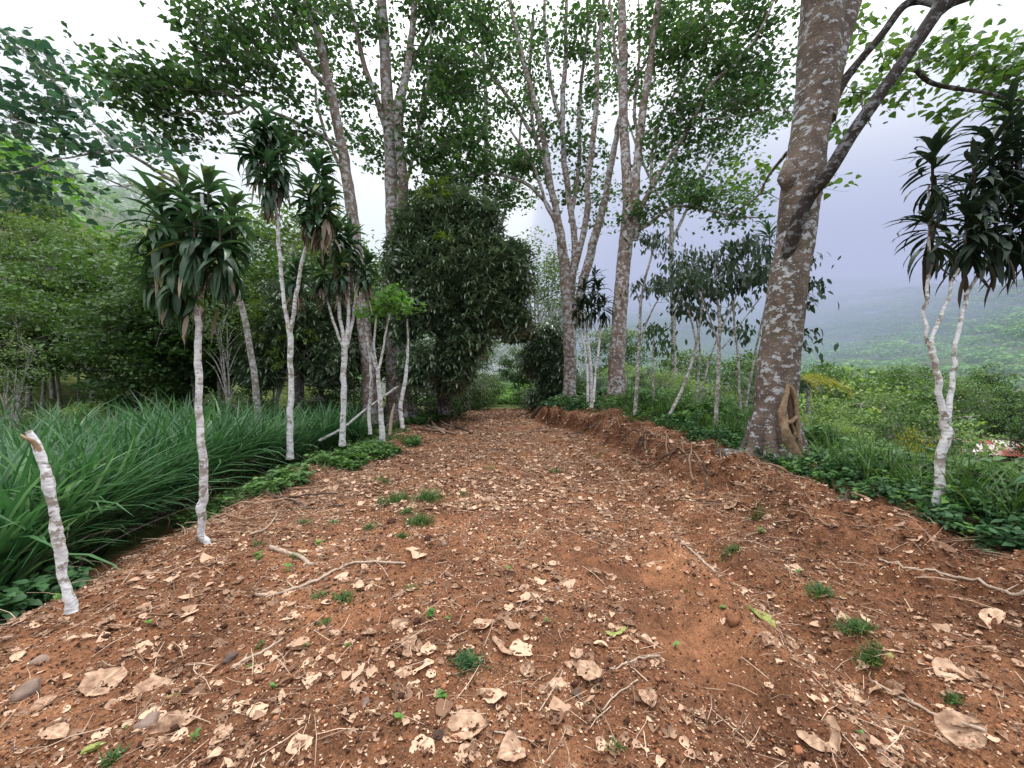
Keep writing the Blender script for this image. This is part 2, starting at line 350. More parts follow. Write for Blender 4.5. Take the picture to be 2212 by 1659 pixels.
def ground_mat():
    m, nt, N = newmat('red_earth'); L = nt.links.new
    geo = N('ShaderNodeNewGeometry'); pos = geo.outputs['Position']
    n1 = N('ShaderNodeTexNoise', Scale=.9, Detail=7.0, Roughness=.62); L(pos, n1.inputs['Vector'])
    n2 = N('ShaderNodeTexNoise', Scale=9., Detail=8.0, Roughness=.75); L(pos, n2.inputs['Vector'])
    n3 = N('ShaderNodeTexNoise', Scale=70., Detail=4.0, Roughness=.7); L(pos, n3.inputs['Vector'])
    c1 = ramp(nt, n1.outputs[0], [(.3, (.115, .050, .027)), (.5, (.255, .112, .055)), (.68, (.43, .20, .10))])
    c2 = ramp(nt, n2.outputs[0], [(.3, g3(.35)), (.5, g3(.92)), (.72, g3(1.45))])
    mu = N('ShaderNodeMix', data_type='RGBA', blend_type='MULTIPLY'); mu.inputs[0].default_value = .85; L(c1.outputs[0], mu.inputs[6]); L(c2.outputs[0], mu.inputs[7])
    c3 = ramp(nt, n3.outputs[0], [(.35, g3(.45)), (.5, g3(1)), (.7, g3(1.5))])
    m2 = N('ShaderNodeMix', data_type='RGBA', blend_type='MULTIPLY'); m2.inputs[0].default_value = .8; sn = N('ShaderNodeSeparateXYZ'); L(geo.outputs['True Normal'], sn.inputs[0]); sr_ = ramp(nt, sn.outputs[2], [(.3, (.38, .33, .31)), (.8, (1, 1, 1))])  # steep faces multiplied darker: the bank's shade put into the soil colour
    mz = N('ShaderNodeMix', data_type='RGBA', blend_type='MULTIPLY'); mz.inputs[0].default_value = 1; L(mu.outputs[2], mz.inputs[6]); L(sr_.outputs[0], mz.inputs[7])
    L(mz.outputs[2], m2.inputs[6]); L(c3.outputs[0], m2.inputs[7])
    # small pale crumbs in the soil
    wv = N('ShaderNodeVectorMath', operation='MULTIPLY_ADD'); L(n3.outputs['Color'], wv.inputs[0]); wv.inputs[1].default_value = g3(.025); L(pos, wv.inputs[2])
    vo = N('ShaderNodeTexVoronoi', Scale=85., Randomness=1.0); L(wv.outputs[0], vo.inputs['Vector'])
    vr = ramp(nt, vo.outputs['Distance'], [(.14, g3(1)), (.24, g3(0))])
    wn = N('ShaderNodeSeparateColor'); L(vo.outputs['Color'], wn.inputs[0])
    gt = N('ShaderNodeMath', operation='GREATER_THAN'); L(wn.outputs[0], gt.inputs[0]); gt.inputs[1].default_value = .72
    mm = N('ShaderNodeMath', operation='MULTIPLY'); L(vr.outputs[0], mm.inputs[0]); L(gt.outputs[0], mm.inputs[1])
    m3 = N('ShaderNodeMix', data_type='RGBA'); L(mm.outputs[0], m3.inputs[0]); L(m2.outputs[2], m3.inputs[6]); m3.inputs[7].default_value = (.36, .21, .13, 1)
    # green land away from the road, by the vertex value painted from the terrain shape
    at = N('ShaderNodeAttribute', attribute_name='tint')
    ng = N('ShaderNodeTexNoise', Scale=1.5, Detail=6.0); L(pos, ng.inputs['Vector'])
    gr = ramp(nt, ng.outputs[0], [(.3, (.05, .07, .022)), (.55, (.13, .16, .045)), (.75, (.22, .23, .08))])
    ngs = N('ShaderNodeMath', operation='MULTIPLY_ADD'); L(n2.outputs[0], ngs.inputs[0]); ngs.inputs[1].default_value = .8; ngs.inputs[2].default_value = -.4
    ga = N('ShaderNodeMath', operation='ADD', use_clamp=True); L(at.outputs['Fac'], ga.inputs[0]); L(ngs.outputs[0], ga.inputs[1])
    gf = ramp(nt, ga.outputs[0], [(.42, g3(0)), (.62, g3(1))])
    m4 = N('ShaderNodeMix', data_type='RGBA'); L(gf.outputs[0], m4.inputs[0]); L(m3.outputs[2], m4.inputs[6]); L(gr.outputs[0], m4.inputs[7])
    p = N('ShaderNodeBsdfPrincipled', Roughness=.92); p.inputs['Specular IOR Level'].default_value = .15; L(m4.outputs[2], p.inputs['Base Color'])
    hs = N('ShaderNodeMath', operation='MULTIPLY_ADD'); L(n3.outputs[0], hs.inputs[0]); hs.inputs[1].default_value = .35; L(n2.outputs[0], hs.inputs[2])
    bp = N('ShaderNodeBump', Strength=1., Distance=.05); L(hs.outputs[0], bp.inputs['Height']); L(bp.outputs[0], p.inputs['Normal'])
    o = N('ShaderNodeOutputMaterial'); L(p.outputs[0], o.inputs[0]); return m

# ------------------------------------------------------------------ camera, world, sun
cam = bpy.data.cameras.new('camera'); co = bpy.data.objects.new('camera', cam); C.objects.link(co); sc.camera = co
cam.sensor_width = 36; cam.lens = 36 * FL / 2212; co.location = (0, 0, EYE); co.rotation_euler = (R(90) + PITCH, 0, 0); cam.clip_start = .05; cam.clip_end = 3000
w = bpy.data.worlds.new('World'); sc.world = w; w.use_nodes = True; nt = w.node_tree; nt.nodes.clear(); L = nt.links.new
sky = nt.nodes.new('ShaderNodeTexSky'); sky.sky_type = 'NISHITA'; sky.sun_disc = False; sky.sun_elevation = R(62); sky.sun_rotation = R(200)
SKY_K = .1
tc = nt.nodes.new('ShaderNodeTexCoord'); sx = nt.nodes.new('ShaderNodeSeparateXYZ'); L(tc.outputs['Generated'], sx.inputs[0])
r1 = ramp(nt, sx.outputs[2], [(0, (.88, .93, .98)), (.25, (.98, 1.02, 1.06)), (.5, (1.3, 1.32, 1.34)), (1, (3.9, 3.85, 3.8))])
r2 = ramp(nt, sx.outputs[2], [(0, (.50, .55, .76)), (.16, (.58, .63, .84)), (.30, (.74, .80, .97)), (.42, (.98, 1.02, 1.10)), (.55, (1.3, 1.32, 1.34)), (1, (3.9, 3.85, 3.8))])
xr_ = ramp(nt, sx.outputs[0], [(.05, g3(0)), (.4, g3(1))])
no = nt.nodes.new('ShaderNodeTexNoise'); no.inputs['Scale'].default_value = 1.6; no.inputs['Detail'].default_value = 4; L(tc.outputs['Generated'], no.inputs['Vector'])
nr = ramp(nt, no.outputs[0], [(.32, (.80, .84, .92)), (.62, (1.04, 1.04, 1.03))])
m0 = nt.nodes.new('ShaderNodeMix'); m0.data_type = 'RGBA'; L(xr_.outputs[0], m0.inputs[0]); L(r1.outputs[0], m0.inputs[6]); L(r2.outputs[0], m0.inputs[7])
mc = nt.nodes.new('ShaderNodeMix'); mc.data_type = 'RGBA'; mc.blend_type = 'MULTIPLY'; mc.inputs[0].default_value = 1; L(m0.outputs[2], mc.inputs[6]); L(nr.outputs[0], mc.inputs[7])
b1 = nt.nodes.new('ShaderNodeBackground'); L(sky.outputs[0], b1.inputs[0]); b1.inputs[1].default_value = SKY_K
b2 = nt.nodes.new('ShaderNodeBackground'); L(mc.outputs[2], b2.inputs[0]); b2.inputs[1].default_value = 1.22
mxs = nt.nodes.new('ShaderNodeMixShader'); mxs.inputs[0].default_value = .9; L(b1.outputs[0], mxs.inputs[1]); L(b2.outputs[0], mxs.inputs[2])
wo = nt.nodes.new('ShaderNodeOutputWorld'); L(mxs.outputs[0], wo.inputs[0])
sl = bpy.data.lights.new('sun', 'SUN'); sl.energy = 2.2; sl.angle = R(10); sl.color = (1, .97, .92); so = bpy.data.objects.new('sun', sl); C.objects.link(so)
so.rotation_euler = (R(28), 0, R(-20 + 180)); so.location = (0, 0, 20)
sc.view_settings.view_transform = 'Standard'; sc.view_settings.look = 'None'; sc.view_settings.exposure = 0
sc.cycles.max_bounces = 6; sc.cycles.diffuse_bounces = 3; sc.cycles.glossy_bounces = 2; sc.cycles.transmission_bounces = 4; sc.cycles.transparent_max_bounces = 8; sc.cycles.volume_bounces = 0
sc.cycles.use_denoising = True

# ------------------------------------------------------------------ ground
def axis(segs):
    out = [segs[0][0]]
    for a, b, s0, s1 in segs:
        x = a
        while x < b - 1e-6:
            t = (x - a) / (b - a); s = s0 * (s1 / s0) ** t; x = min(x + s, b); out.append(x)
    return np.array(out)
ys = axis([(-30, -2, 4, 1), (-2, .5, .5, .05), (.5, 5, .026, .035), (5, 26, .035, .3), (26, 120, .3, 4), (120, 700, 5, 40)])
xp = axis([(0, 4.6, .03, .03), (4.6, 9, .035, .3), (9, 60, .3, 3), (60, 900, 4, 50)])
xs = np.concatenate([-xp[::-1][:-1], xp])
X, Y = np.meshgrid(xs, ys); Z = H(X, Y)
nx, ny = len(xs), len(ys)
I = np.arange(ny - 1)[:, None] * nx; J = np.arange(nx - 1)[None]
F = np.stack([I + J, I + J + 1, I + nx + J + 1, I + nx + J], -1).reshape(-1, 4)
wob = .5 * vnoise(X * 1.1, Y * 1.1, 81)
gl = np.maximum(sst((ledge(Y) - 1.0 - X + wob) / .8) * .9, sst((X - foot(Y) - np.interp(Y, [0, 6, 9, 14], [1.9, 1.7, 1.1, .7]) + wob) / .7) * .9)
gl = np.maximum(gl, sst((Y - 26) / 4) * sst((np.abs(X - 2.8) - .6) / .5)); gl = np.maximum(gl, sst((Y - 55) / 10))
mb = MB(); mb.add(np.stack([X, Y, Z], -1), F, 0, gl.ravel())
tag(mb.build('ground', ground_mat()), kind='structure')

# ------------------------------------------------------------------ mist
def mist(name, x0, x1, y0, y1, z0, z1, col, sig):
    m, nt, N = newmat('mist'); L = nt.links.new
    v = N('ShaderNodeVolumePrincipled'); v.inputs['Density'].default_value = 0
    ab = N('ShaderNodeVolumeAbsorption', Color=(0, 0, 0, 1), Density=sig)
    em = N('ShaderNodeEmission', Color=(*col, 1), Strength=sig); ad = N('ShaderNodeAddShader'); L(ab.outputs[0], ad.inputs[0]); L(em.outputs[0], ad.inputs[1])  # mist glows by its own emission, standing in for scattered daylight
    o = N('ShaderNodeOutputMaterial'); L(ad.outputs[0], o.inputs['Volume'])
    V = [(x, y, z) for z in (z0, z1) for y in (y0, y1) for x in (x0, x1)]
    b = MB(); b.add(V, [[0, 2, 3, 1], [4, 5, 7, 6], [0, 1, 5, 4], [2, 6, 7, 3], [0, 4, 6, 2], [1, 3, 7, 5]])
    return tag(b.build(name, m, smooth=False), kind='structure')
mist('mist', -800, 3.0, 46, 690, -40, 60, (.78, .86, .93), .012)
mist('mist', 3.05, 12.9, 46, 690, -40, 60, (.66, .72, .88), .012)
mist('mist', 12.95, 850, 46, 690, -40, 9, (.42, .54, .60), .0065)
mist('mist', 12.95, 850, 80, 690, 9.05, 26, (.41, .49, .65), .0115)
mist('mist', 12.95, 850, 115, 690, 26.05, 112, (.485, .54, .76), .0125)
M['mangod'] = leaf_mat('drooping_leaf', (.016, .034, .018), (.045, .085, .040), (.10, .15, .05), trans=.25, rough=.4, spec=.5)
NARW = (NARR[0] * [1.5, 1, 1], NARR[1])

# ------------------------------------------------------------------ tree builders
def twigs_and_leaves(mb, nodes, blobs, g, leaf=.14, per=26, spread=.42, tpl=LEAF2, droop=(-45, 15), rad=.012, mi_leaf=0, mi_wood=1, flat=.4, tdark=0., dense=1.):
    """blobs in photo terms -> cluster centres in the place, joined branch by branch to the nearest wood"""
    cs = []
    for (px, py, rx, ry, d, dd, n) in blobs:
        n = int(math.ceil(n * dense))
        q = g.normal(0, 1, (n, 3)); q = q / np.linalg.norm(q, axis=1)[:, None] * (g.random((n, 1)) ** .45)
        for a in q:
            dep = d + dd * a[2]; cs.append(W(px + rx * a[0], py + ry * a[1], dep))
    if not cs: return
    cs = np.array(cs); nodes = [np.array(n) for n in nodes]; N = np.array(nodes)
    D0 = np.min(np.linalg.norm(cs[:, None] - N[None], axis=2), axis=1); order = np.argsort(D0)
    for i in order:
        c = cs[i]; dist = np.linalg.norm(N - c, axis=1) + np.maximum(N[:, 2] - c[2], 0) * .8
        j = int(np.argmin(dist)); a = N[j]; L0 = np.linalg.norm(c - a)
        k = max(3, int(L0 / .35) + 2); t = np.linspace(0, 1, k)[:, None]
        mid = g.normal(0, .09 * L0, 3) + np.array([0, 0, -.06 * L0])
        p = a * (1 - t) + c * t + mid * (4 * t * (1 - t)) + np.concatenate([[[0, 0, 0]], g.normal(0, .035, (k - 1, 3))])
        r0 = min(rad * (1 + .7 * L0), .05); tube(mb, p, np.linspace(r0, rad * .35, k), 4, mi_wood, .5, cap=False)
        N = np.vstack([N, p[1:]])
    n = len(cs) * per
    P = np.repeat(cs, per, 0) + g.normal(0, 1, (n, 3)) * np.array([spread, spread, spread * flat]) * g.uniform(.5, 1.25, (len(cs), 1)).repeat(per, 0)
    shade = np.repeat(g.random(len(cs)) * .45, per) + g.random(n) * .45 - tdark
    # twiglets inside every spray
    for c in cs[::1]:
        for _ in range(3):
            e = c + g.normal(0, 1, 3) * np.array([spread, spread, spread * flat]); tube(mb, [c, (c + e) / 2 + g.normal(0, .03, 3), e], [rad * .4, rad * .3, rad * .15], 3, mi_wood, .5, cap=False)
    scatter(mb, tpl, P, dirs(g, n, *droop), ups(g, n, .55), leaf * g.uniform(.6, 1.25, n), mi_leaf, shade)
def tall_tree(name, label, base, limbs, blobs, bark, leafm, g, wig=.0, seg=14, rough=.09, parts=('trunk', 'limb'), cat='tree', group=None, **kw):
    """limbs[0] is the trunk; each further limb is a part of its own"""
    root = thing(name, base, label, cat, group); nodes = []
    for i, sp in enumerate(limbs):
        Q, rr = limb(sp, 7, wig if i else wig * .5, 100 + i + int(g.integers(1e4)))
        if i == 0:
            flare = np.exp(-np.arange(len(Q)) / 2.2) * .0; rr = rr * (1 + flare)
            Q = np.vstack([Q[0] - [0, 0, .35], Q]); rr = np.concatenate([[rr[0] * 1.1], rr])
        b = MB(); tube(b, Q, rr, seg if rr[0] > .05 else 7, 0, .5, rough if rr[0] > .04 else .05, int(g.integers(1e3)))
        b.build(parts[0] if i == 0 else parts[1], bark, root)
        if len(limbs) == 1 or i or True: nodes += list(Q[len(Q) // 3 if i == 0 else 1:])
    b = MB(); twigs_and_leaves(b, nodes, blobs, g, **kw)
    if b.n: b.build('crown', [leafm, kw.get('twigm', bark)] if not isinstance(leafm, list) else leafm + [bark], root)
    return root
def blobs(s, d, dd, dens=1.):
    return [(a, b, c, e, d + f, dd, max(1, int(n * dens))) for a, b, c, e, f, n in s]

# big old tree E behind the mango, left of the road end
g = np.random.default_rng(11)
E = tall_tree('tall_lichen_tree', 'tall tree with buttressed brown trunk splitting in two pale lichened stems, behind the dark mango', G(862, 900),
    [[(866, 905, 16.5, 84), (864, 885, 16.5, 62), (860, 820, 16.5, 52), (857, 740, 16.5, 46), (855, 620, 16.5, 40), (850, 500, 16.5, 33), (846, 400, 16.5, 29), (842, 290, 16.5, 27), (835, 180, 16.5, 26), (828, 60, 16.5, 24), (820, -60, 16.5, 20), (815, -160, 16.5, 14)],
     [(862, 560, 16.5, 26), (868, 470, 16.3, 25), (870, 380, 16.2, 22), (862, 300, 16.2, 20), (866, 220, 16.1, 18), (884, 120, 16, 15), (895, 20, 16, 14), (900, -90, 16, 10)],
     [(842, 300, 16.5, 16), (815, 220, 16.3, 13), (790, 150, 16.1, 12), (768, 60, 16, 11), (750, -20, 16, 9), (735, -90, 16, 6)],
     [(868, 420, 16.2, 10), (890, 350, 16, 8), (905, 270, 16, 7), (925, 180, 16, 6), (930, 60, 16, 5)],
     [(845, 260, 16.4, 9), (870, 180, 16.6, 9), (920, 80, 17, 8), (960, -10, 17.2, 7), (990, -90, 17.4, 5)]],
    blobs([(700, 110, 55, 50, 0, 9), (760, 190, 45, 40, 0, 7), (720, 20, 60, 40, 0, 9), (800, 60, 45, 40, 0, 6), (930, 30, 60, 50, 0, 13), (960, 120, 55, 55, 0, 15), (935, 215, 50, 45, 0, 13), (1000, 290, 60, 40, .5, 12), (925, 320, 55, 50, 0, 15), (960, 380, 50, 30, 0, 9), (900, 260, 30, 40, 0, 5), (880, 120, 40, 50, 1, 6), (820, 330, 40, 40, 1, 5), (985, 190, 50, 40, .5, 9), (880, -60, 120, 50, 0, 16), (740, -70, 100, 50, 0, 12), (780, 290, 40, 40, 1, 6), (720, 230, 40, 30, 1, 5)], 16.2, 1.3, 1.5),
    M['barkmid'], M['canopy'], g, wig=.05, leaf=.21, per=30, spread=.5, flat=.24, dense=1.2)
b = MB()
for k, (a, l, s) in enumerate([(200, 1.1, 1.2), (250, .9, 1), (300, 1.2, 1.1), (350, .9, 1), (150, .8, .9)]):
    c = W(866, 905, 16.5); c[2] = H1(c[0], c[1]); dx = np.array([math.cos(R(a)), math.sin(R(a)), 0])
    tube(b, smooth_path([c + [0, 0, 1.5] + dx * .25, c + [0, 0, .75] + dx * .55, c + [0, 0, .25] + dx * .85 * l, c + [0, 0, -.1] + dx * 1.35 * l], 5), np.linspace(.22, .1, 16) * s, 8, 0, .5, .12, k)
b.build('buttress', M['barkmid'], E)
# a second row of tall crowns further back closes the canopy
g = np.random.default_rng(18)
for lb, tr_, bl in [
    ('slender tree far behind, crown closing the canopy left of the fan tree', [[(1010, 880, 25, 14), (1025, 700, 25, 13), (1045, 480, 25, 12), (1050, 250, 25, 9), (1040, 60, 25, 6), (1030, -60, 25, 3)], [(1072, 520, 25, 8), (1110, 380, 25, 6), (1130, 240, 25, 5), (1150, 100, 25, 3)]],
     [(1000, 60, 70, 50, 0, 9), (1060, 140, 70, 50, 0, 10), (1130, 60, 60, 50, 0, 8), (1020, 230, 60, 40, 0, 8), (1110, 220, 50, 40, 0, 6), (980, 330, 70, 45, 0, 11), (1050, 330, 60, 40, 0, 9), (1000, 420, 60, 35, 0, 8), (1080, 430, 50, 35, 0, 7), (1140, 400, 40, 40, 0, 5), (1160, 160, 40, 60, 0, 5), (950, 150, 50, 60, 0, 7)]),
    ('slender tree far behind, crown right of the straight lichened trunk', [[(1460, 880, 23, 14), (1455, 700, 23, 12), (1450, 480, 23, 10), (1470, 250, 23, 8), (1490, 60, 23, 5), (1500, -60, 23, 3)], [(1452, 520, 23, 8), (1520, 380, 23, 6), (1570, 260, 23, 5), (1600, 120, 23, 3)], [(1452, 480, 23, 7), (1380, 330, 23, 5), (1340, 200, 23, 4), (1310, 60, 23, 3)]],
     [(1320, 60, 50, 60, 0, 7), (1290, 150, 50, 50, 0, 6), (1400, 80, 50, 60, 0, 6), (1390, 200, 40, 50, 0, 5), (1470, 60, 60, 50, 0, 8), (1560, 90, 60, 50, 0, 8), (1540, 200, 60, 50, 0, 8), (1620, 160, 50, 60, 0, 8), (1640, 260, 50, 30, 0, 6), (1560, 320, 60, 35, 0, 7), (1480, 390, 60, 35, 0, 7), (1590, 410, 50, 25, 0, 4), (1400, 340, 30, 40, 0, 4), (1300, 420, 30, 50, 0, 4), (1250, 250, 40, 40, 0, 4)])]:
    tall_tree('slender_tree', lb, W(*tr_[0][0][:3]), tr_, blobs(bl, tr_[0][0][2], 1.8, 1.6), M['barkgrey'], M['canopy'], g, wig=.1, leaf=.24, per=34, spread=.62, seg=8)

# leaning tree left of it, whose branches spread over the sky on the left
g = np.random.default_rng(12)
tall_tree('leaning_lichen_tree', 'tall slender lichened tree leaning left over the strap-leaved plants', W(800, 890, 14.6),
    [[(800, 895, 14.6, 34), (795, 800, 14.5, 32), (785, 680, 14.4, 30), (768, 520, 14.2, 27), (752, 400, 14, 25), (735, 300, 13.8, 23), (712, 190, 13.5, 21), (688, 80, 13.2, 18), (662, 0, 13, 16), (640, -80, 12.8, 12)],
     [(715, 190, 13.5, 14), (680, 160, 13.2, 12), (640, 100, 13, 11), (600, 30, 12.8, 9), (570, -40, 12.6, 6)],
     [(640, 105, 13, 9), (590, 100, 12.6, 8), (540, 112, 12.2, 6), (480, 110, 12, 5), (400, 100, 11.8, 3)],
     [(740, 320, 13.8, 12), (690, 290, 13.3, 9), (620, 255, 12.8, 8), (540, 225, 12.3, 7), (460, 195, 11.9, 6), (380, 175, 11.6, 4), (300, 160, 11.4, 3)],
     [(540, 225, 12.3, 6), (500, 245, 12, 6), (440, 240, 11.8, 5), (370, 250, 11.5, 3)],
     [(752, 400, 14, 10), (720, 330, 14.2, 8), (690, 250, 14.4, 7), (680, 180, 14.5, 5)]],
    blobs([(262, 165, 42, 34, -.6, 10), (320, 185, 55, 42, -.5, 15), (400, 175, 60, 38, -.4, 15), (455, 115, 55, 40, -.2, 13), (425, 45, 40, 40, -.3, 9), (520, 60, 65, 50, 0, 16), (600, 60, 50, 60, 0, 13), (560, 140, 65, 35, 0, 13), (470, 190, 60, 35, 0, 12), (350, 250, 55, 28, -.2, 9), (400, 290, 55, 28, 0, 8), (470, 270, 45, 22, 0, 6), (250, 215, 35, 25, -.3, 5), (620, 200, 50, 30, .6, 6), (660, 290, 45, 40, 1, 8), (600, 290, 50, 25, 1, 6), (650, 20, 50, 40, .4, 8), (560, -50, 140, 40, .2, 20), (330, 320, 40, 15, 0, 4)], 12.2, .7, 1.35),
    M['barkmid'], M['canopy'], g, wig=.08, leaf=.20, per=21, spread=.46, flat=.22, dense=1.12)

# upper-left overhanging tree with big heart leaves
g = np.random.default_rng(13)
tall_tree('heart_leaf_tree', 'tree with thin bare grey branches and big heart leaves reaching over the upper left', W(560, 900, 9.5),
    [[(560, 905, 9.5, 16), (548, 800, 9.4, 15), (528, 690, 9.2, 14), (500, 580, 8.9, 12), (455, 480, 8.5, 12), (400, 410, 8.1, 11), (340, 370, 7.8, 10), (285, 335, 7.5, 9), (240, 300, 7.3, 8), (180, 240, 7, 7), (120, 180, 6.9, 5), (50, 110, 6.8, 3)],
     [(260, 325, 7.4, 7), (200, 330, 7, 6), (120, 345, 6.8, 5), (60, 365, 6.6, 4), (-40, 380, 6.4, 3)],
     [(400, 450, 8.1, 8), (330, 430, 7.8, 6), (260, 400, 7.5, 5), (190, 375, 7.2, 4), (130, 385, 7, 3)],
     [(330, 430, 7.8, 5), (270, 385, 7.6, 4), (215, 345, 7.4, 3), (160, 320, 7.4, 2)],
     [(220, 290, 7.2, 6), (150, 290, 7, 5), (70, 270, 6.8, 4), (-30, 240, 6.6, 3)],
     [(290, 400, 7.6, 4), (230, 405, 7.4, 3), (180, 430, 7.2, 2)]],
    blobs([(15, 70, 30, 22, 0, 4), (50, 110, 50, 35, 0, 9), (100, 150, 50, 35, 0, 9), (30, 190, 50, 45, 0, 11), (110, 220, 55, 35, 0, 11), (165, 230, 35, 40, 0, 7), (40, 270, 55, 35, 0, 11), (120, 300, 60, 28, 0, 9), (50, 340, 60, 30, 0, 9), (60, 400, 70, 28, 0, 9), (20, 430, 50, 25, 0, 8), (140, 390, 50, 20, 0, 5), (225, 290, 35, 25, 0, 4), (300, 320, 50, 20, 0, 5), (200, 330, 35, 20, 0, 3), (-60, 250, 50, 120, 0, 12), (200, 450, 40, 12, 0, 2), (360, 340, 40, 15, .5, 4)], 7.0, .55, 1.1),
    M['barkgrey'], M['canopyb'], g, wig=.05, leaf=.145, per=9, spread=.27, tpl=LEAF6, rad=.007, dense=.85)

# fan tree H, tree I with straight lichened trunk
g = np.random.default_rng(14)
Hs = [[(1228, 874, 18, 40), (1230, 850, 18, 30), (1232, 780, 18, 27), (1230, 700, 18, 28), (1226, 640, 18, 28), (1218, 560, 18, 22), (1205, 470, 18, 16), (1190, 400, 18, 14), (1178, 320, 18, 13), (1160, 240, 17.8, 12), (1130, 130, 17.6, 10), (1105, 20, 17.5, 9), (1090, -70, 17.4, 6)],
     [(1232, 660, 18, 18), (1240, 560, 18.2, 15), (1236, 470, 18.4, 13), (1222, 380, 18.5, 13), (1216, 280, 18.6, 12), (1217, 190, 18.6, 11), (1222, 90, 18.6, 9), (1226, -60, 18.6, 6)],
     [(1224, 640, 18, 16), (1262, 500, 17.8, 14), (1270, 400, 17.7, 13), (1282, 300, 17.6, 12), (1288, 190, 17.6, 11), (1295, 80, 17.6, 10), (1310, -60, 17.6, 6)],
     [(1240, 700, 17.9, 18), (1262, 600, 17.6, 20), (1284, 520, 17.4, 19), (1304, 440, 17.2, 16), (1322, 350, 17.1, 14), (1334, 280, 17, 11), (1365, 190, 16.9, 8), (1400, 120, 16.8, 5)],
     [(1190, 400, 18, 11), (1160, 310, 18.3, 9), (1120, 240, 18.5, 8), (1060, 160, 18.7, 7), (1000, 80, 18.8, 5), (960, 20, 18.8, 3)],
     [(1200, 450, 18, 10), (1175, 360, 18.5, 9), (1150, 260, 18.7, 8), (1145, 150, 18.8, 7), (1150, 30, 18.8, 6)],
     [(1216, 300, 18.6, 9), (1195, 200, 18.8, 8), (1180, 100, 18.9, 8), (1178, -30, 18.9, 6)],
     [(1232, 480, 18.4, 9), (1250, 370, 18.8, 9), (1250, 260, 19, 8), (1260, 150, 19, 7), (1275, 30, 19, 6)],
     [(1200, 470, 18, 9), (1165, 420, 17.7, 8), (1120, 390, 17.5, 7), (1060, 375, 17.3, 5), (1000, 380, 17.2, 3)],
     [(1230, 580, 18, 10), (1205, 500, 17.7, 8), (1180, 440, 17.5, 7), (1150, 350, 17.3, 6), (1100, 280, 17.2, 5)]]
tall_tree('fan_branched_tree', 'tall pale tree whose trunk fans into many steep bare stems above the road end', G(1228, 878), Hs,
    blobs([(1010, 180, 60, 45, 0, 9), (1050, 60, 70, 55, 0, 12), (1060, 250, 50, 35, 0, 7), (1110, 130, 60, 45, 0, 8), (1080, 345, 80, 30, -.4, 14), (1025, 375, 60, 30, -.5, 10), (1180, 60, 60, 45, 1, 8), (1245, 110, 50, 45, 1, 8), (1150, 190, 40, 30, 1, 4), (1200, 300, 45, 35, 1, 6), (1140, 360, 50, 30, 1.4, 9), (1275, 40, 50, 35, 0, 6), (1290, 210, 35, 35, 1, 5), (1240, 400, 40, 35, 1.5, 7), (1090, 420, 50, 25, 1.5, 8), (1010, 10, 60, 40, 0, 8), (1280, 330, 30, 40, 1, 5), (1120, -60, 160, 40, 0, 16), (1160, 280, 25, 25, 0, 2), (1290, 470, 20, 50, 1.2, 4)], 18, 1.3, 1.05),
    M['barkmid'], M['canopy'], g, wig=.10, leaf=.22, per=30, spread=.56, flat=.22, seg=10, dense=1.5)
g = np.random.default_rng(15)
Ib = G(1330, 868)
tall_tree('straight_lichen_tree', 'tall straight reddish trunk with white lichen, standing on the right bank beyond the road cut', Ib,
    [[(1328, 875, 15, 52), (1330, 855, 15, 42), (1332, 800, 15, 35), (1336, 720, 15, 33), (1343, 620, 15, 32), (1352, 520, 15, 30), (1356, 420, 15, 23), (1351, 330, 15, 21), (1346, 230, 15, 20), (1346, 130, 15, 20), (1344, 30, 15, 18), (1342, -80, 15, 14)],
     [(1348, 560, 15, 20), (1368, 470, 14.9, 20), (1372, 400, 14.8, 19), (1382, 300, 14.8, 18), (1395, 200, 14.7, 17), (1410, 90, 14.7, 15), (1424, 0, 14.6, 14), (1440, -90, 14.6, 10)],
     [(1372, 520, 14.9, 12), (1385, 450, 14.7, 11), (1410, 400, 14.5, 11), (1455, 330, 14.2, 9), (1500, 260, 14, 8), (1530, 190, 13.9, 8), (1585, 140, 13.8, 7), (1640, 70, 13.7, 6), (1680, -20, 13.6, 4)],
     [(1410, 400, 14.5, 8), (1408, 340, 14.8, 7), (1430, 250, 15, 6), (1470, 170, 15.1, 5), (1490, 60, 15.2, 4), (1495, -40, 15.2, 3)],
     [(1375, 500, 14.9, 8), (1410, 478, 14.5, 8), (1460, 445, 14.2, 7), (1530, 455, 13.9, 6), (1600, 468, 13.6, 4), (1650, 470, 13.4, 2)],
     [(1500, 260, 14, 5), (1560, 255, 13.8, 4), (1620, 245, 13.6, 3), (1680, 230, 13.4, 2)],
     [(1382, 320, 14.8, 8), (1372, 240, 15.4, 7), (1380, 120, 15.8, 6), (1380, 0, 16, 4)],
     [(1346, 200, 15, 8), (1328, 110, 15.3, 7), (1318, 0, 15.5, 5)]],
    blobs([(1400, 60, 50, 50, 1, 6), (1450, 120, 55, 55, .6, 12), (1515, 60, 55, 50, 0, 12), (1560, 145, 55, 40, -.2, 12), (1605, 215, 60, 32, -.3, 12), (1480, 230, 55, 45, 0, 12), (1430, 300, 40, 45, .5, 8), (1500, 330, 45, 40, 0, 8), (1450, 395, 50, 30, 0, 8), (1530, 430, 70, 24, -.3, 11), (1605, 472, 35, 14, -.4, 4), (1395, 450, 35, 25, .3, 5), (1655, 60, 35, 50, 0, 7), (1640, 150, 45, 45, 0, 9), (1685, 235, 28, 22, 0, 4), (1560, 290, 40, 25, .5, 4), (1600, 20, 50, 35, .5, 8), (1350, 160, 40, 50, 1.5, 5), (1540, -50, 160, 40, 0, 16), (1440, 20, 40, 30, 1, 5), (1370, 480, 25, 30, 1.2, 3)], 14.2, .9, 1.35),
    M['barkred'], M['canopy'], g, wig=.07, leaf=.19, per=28, spread=.48, flat=.22, dense=1.4)

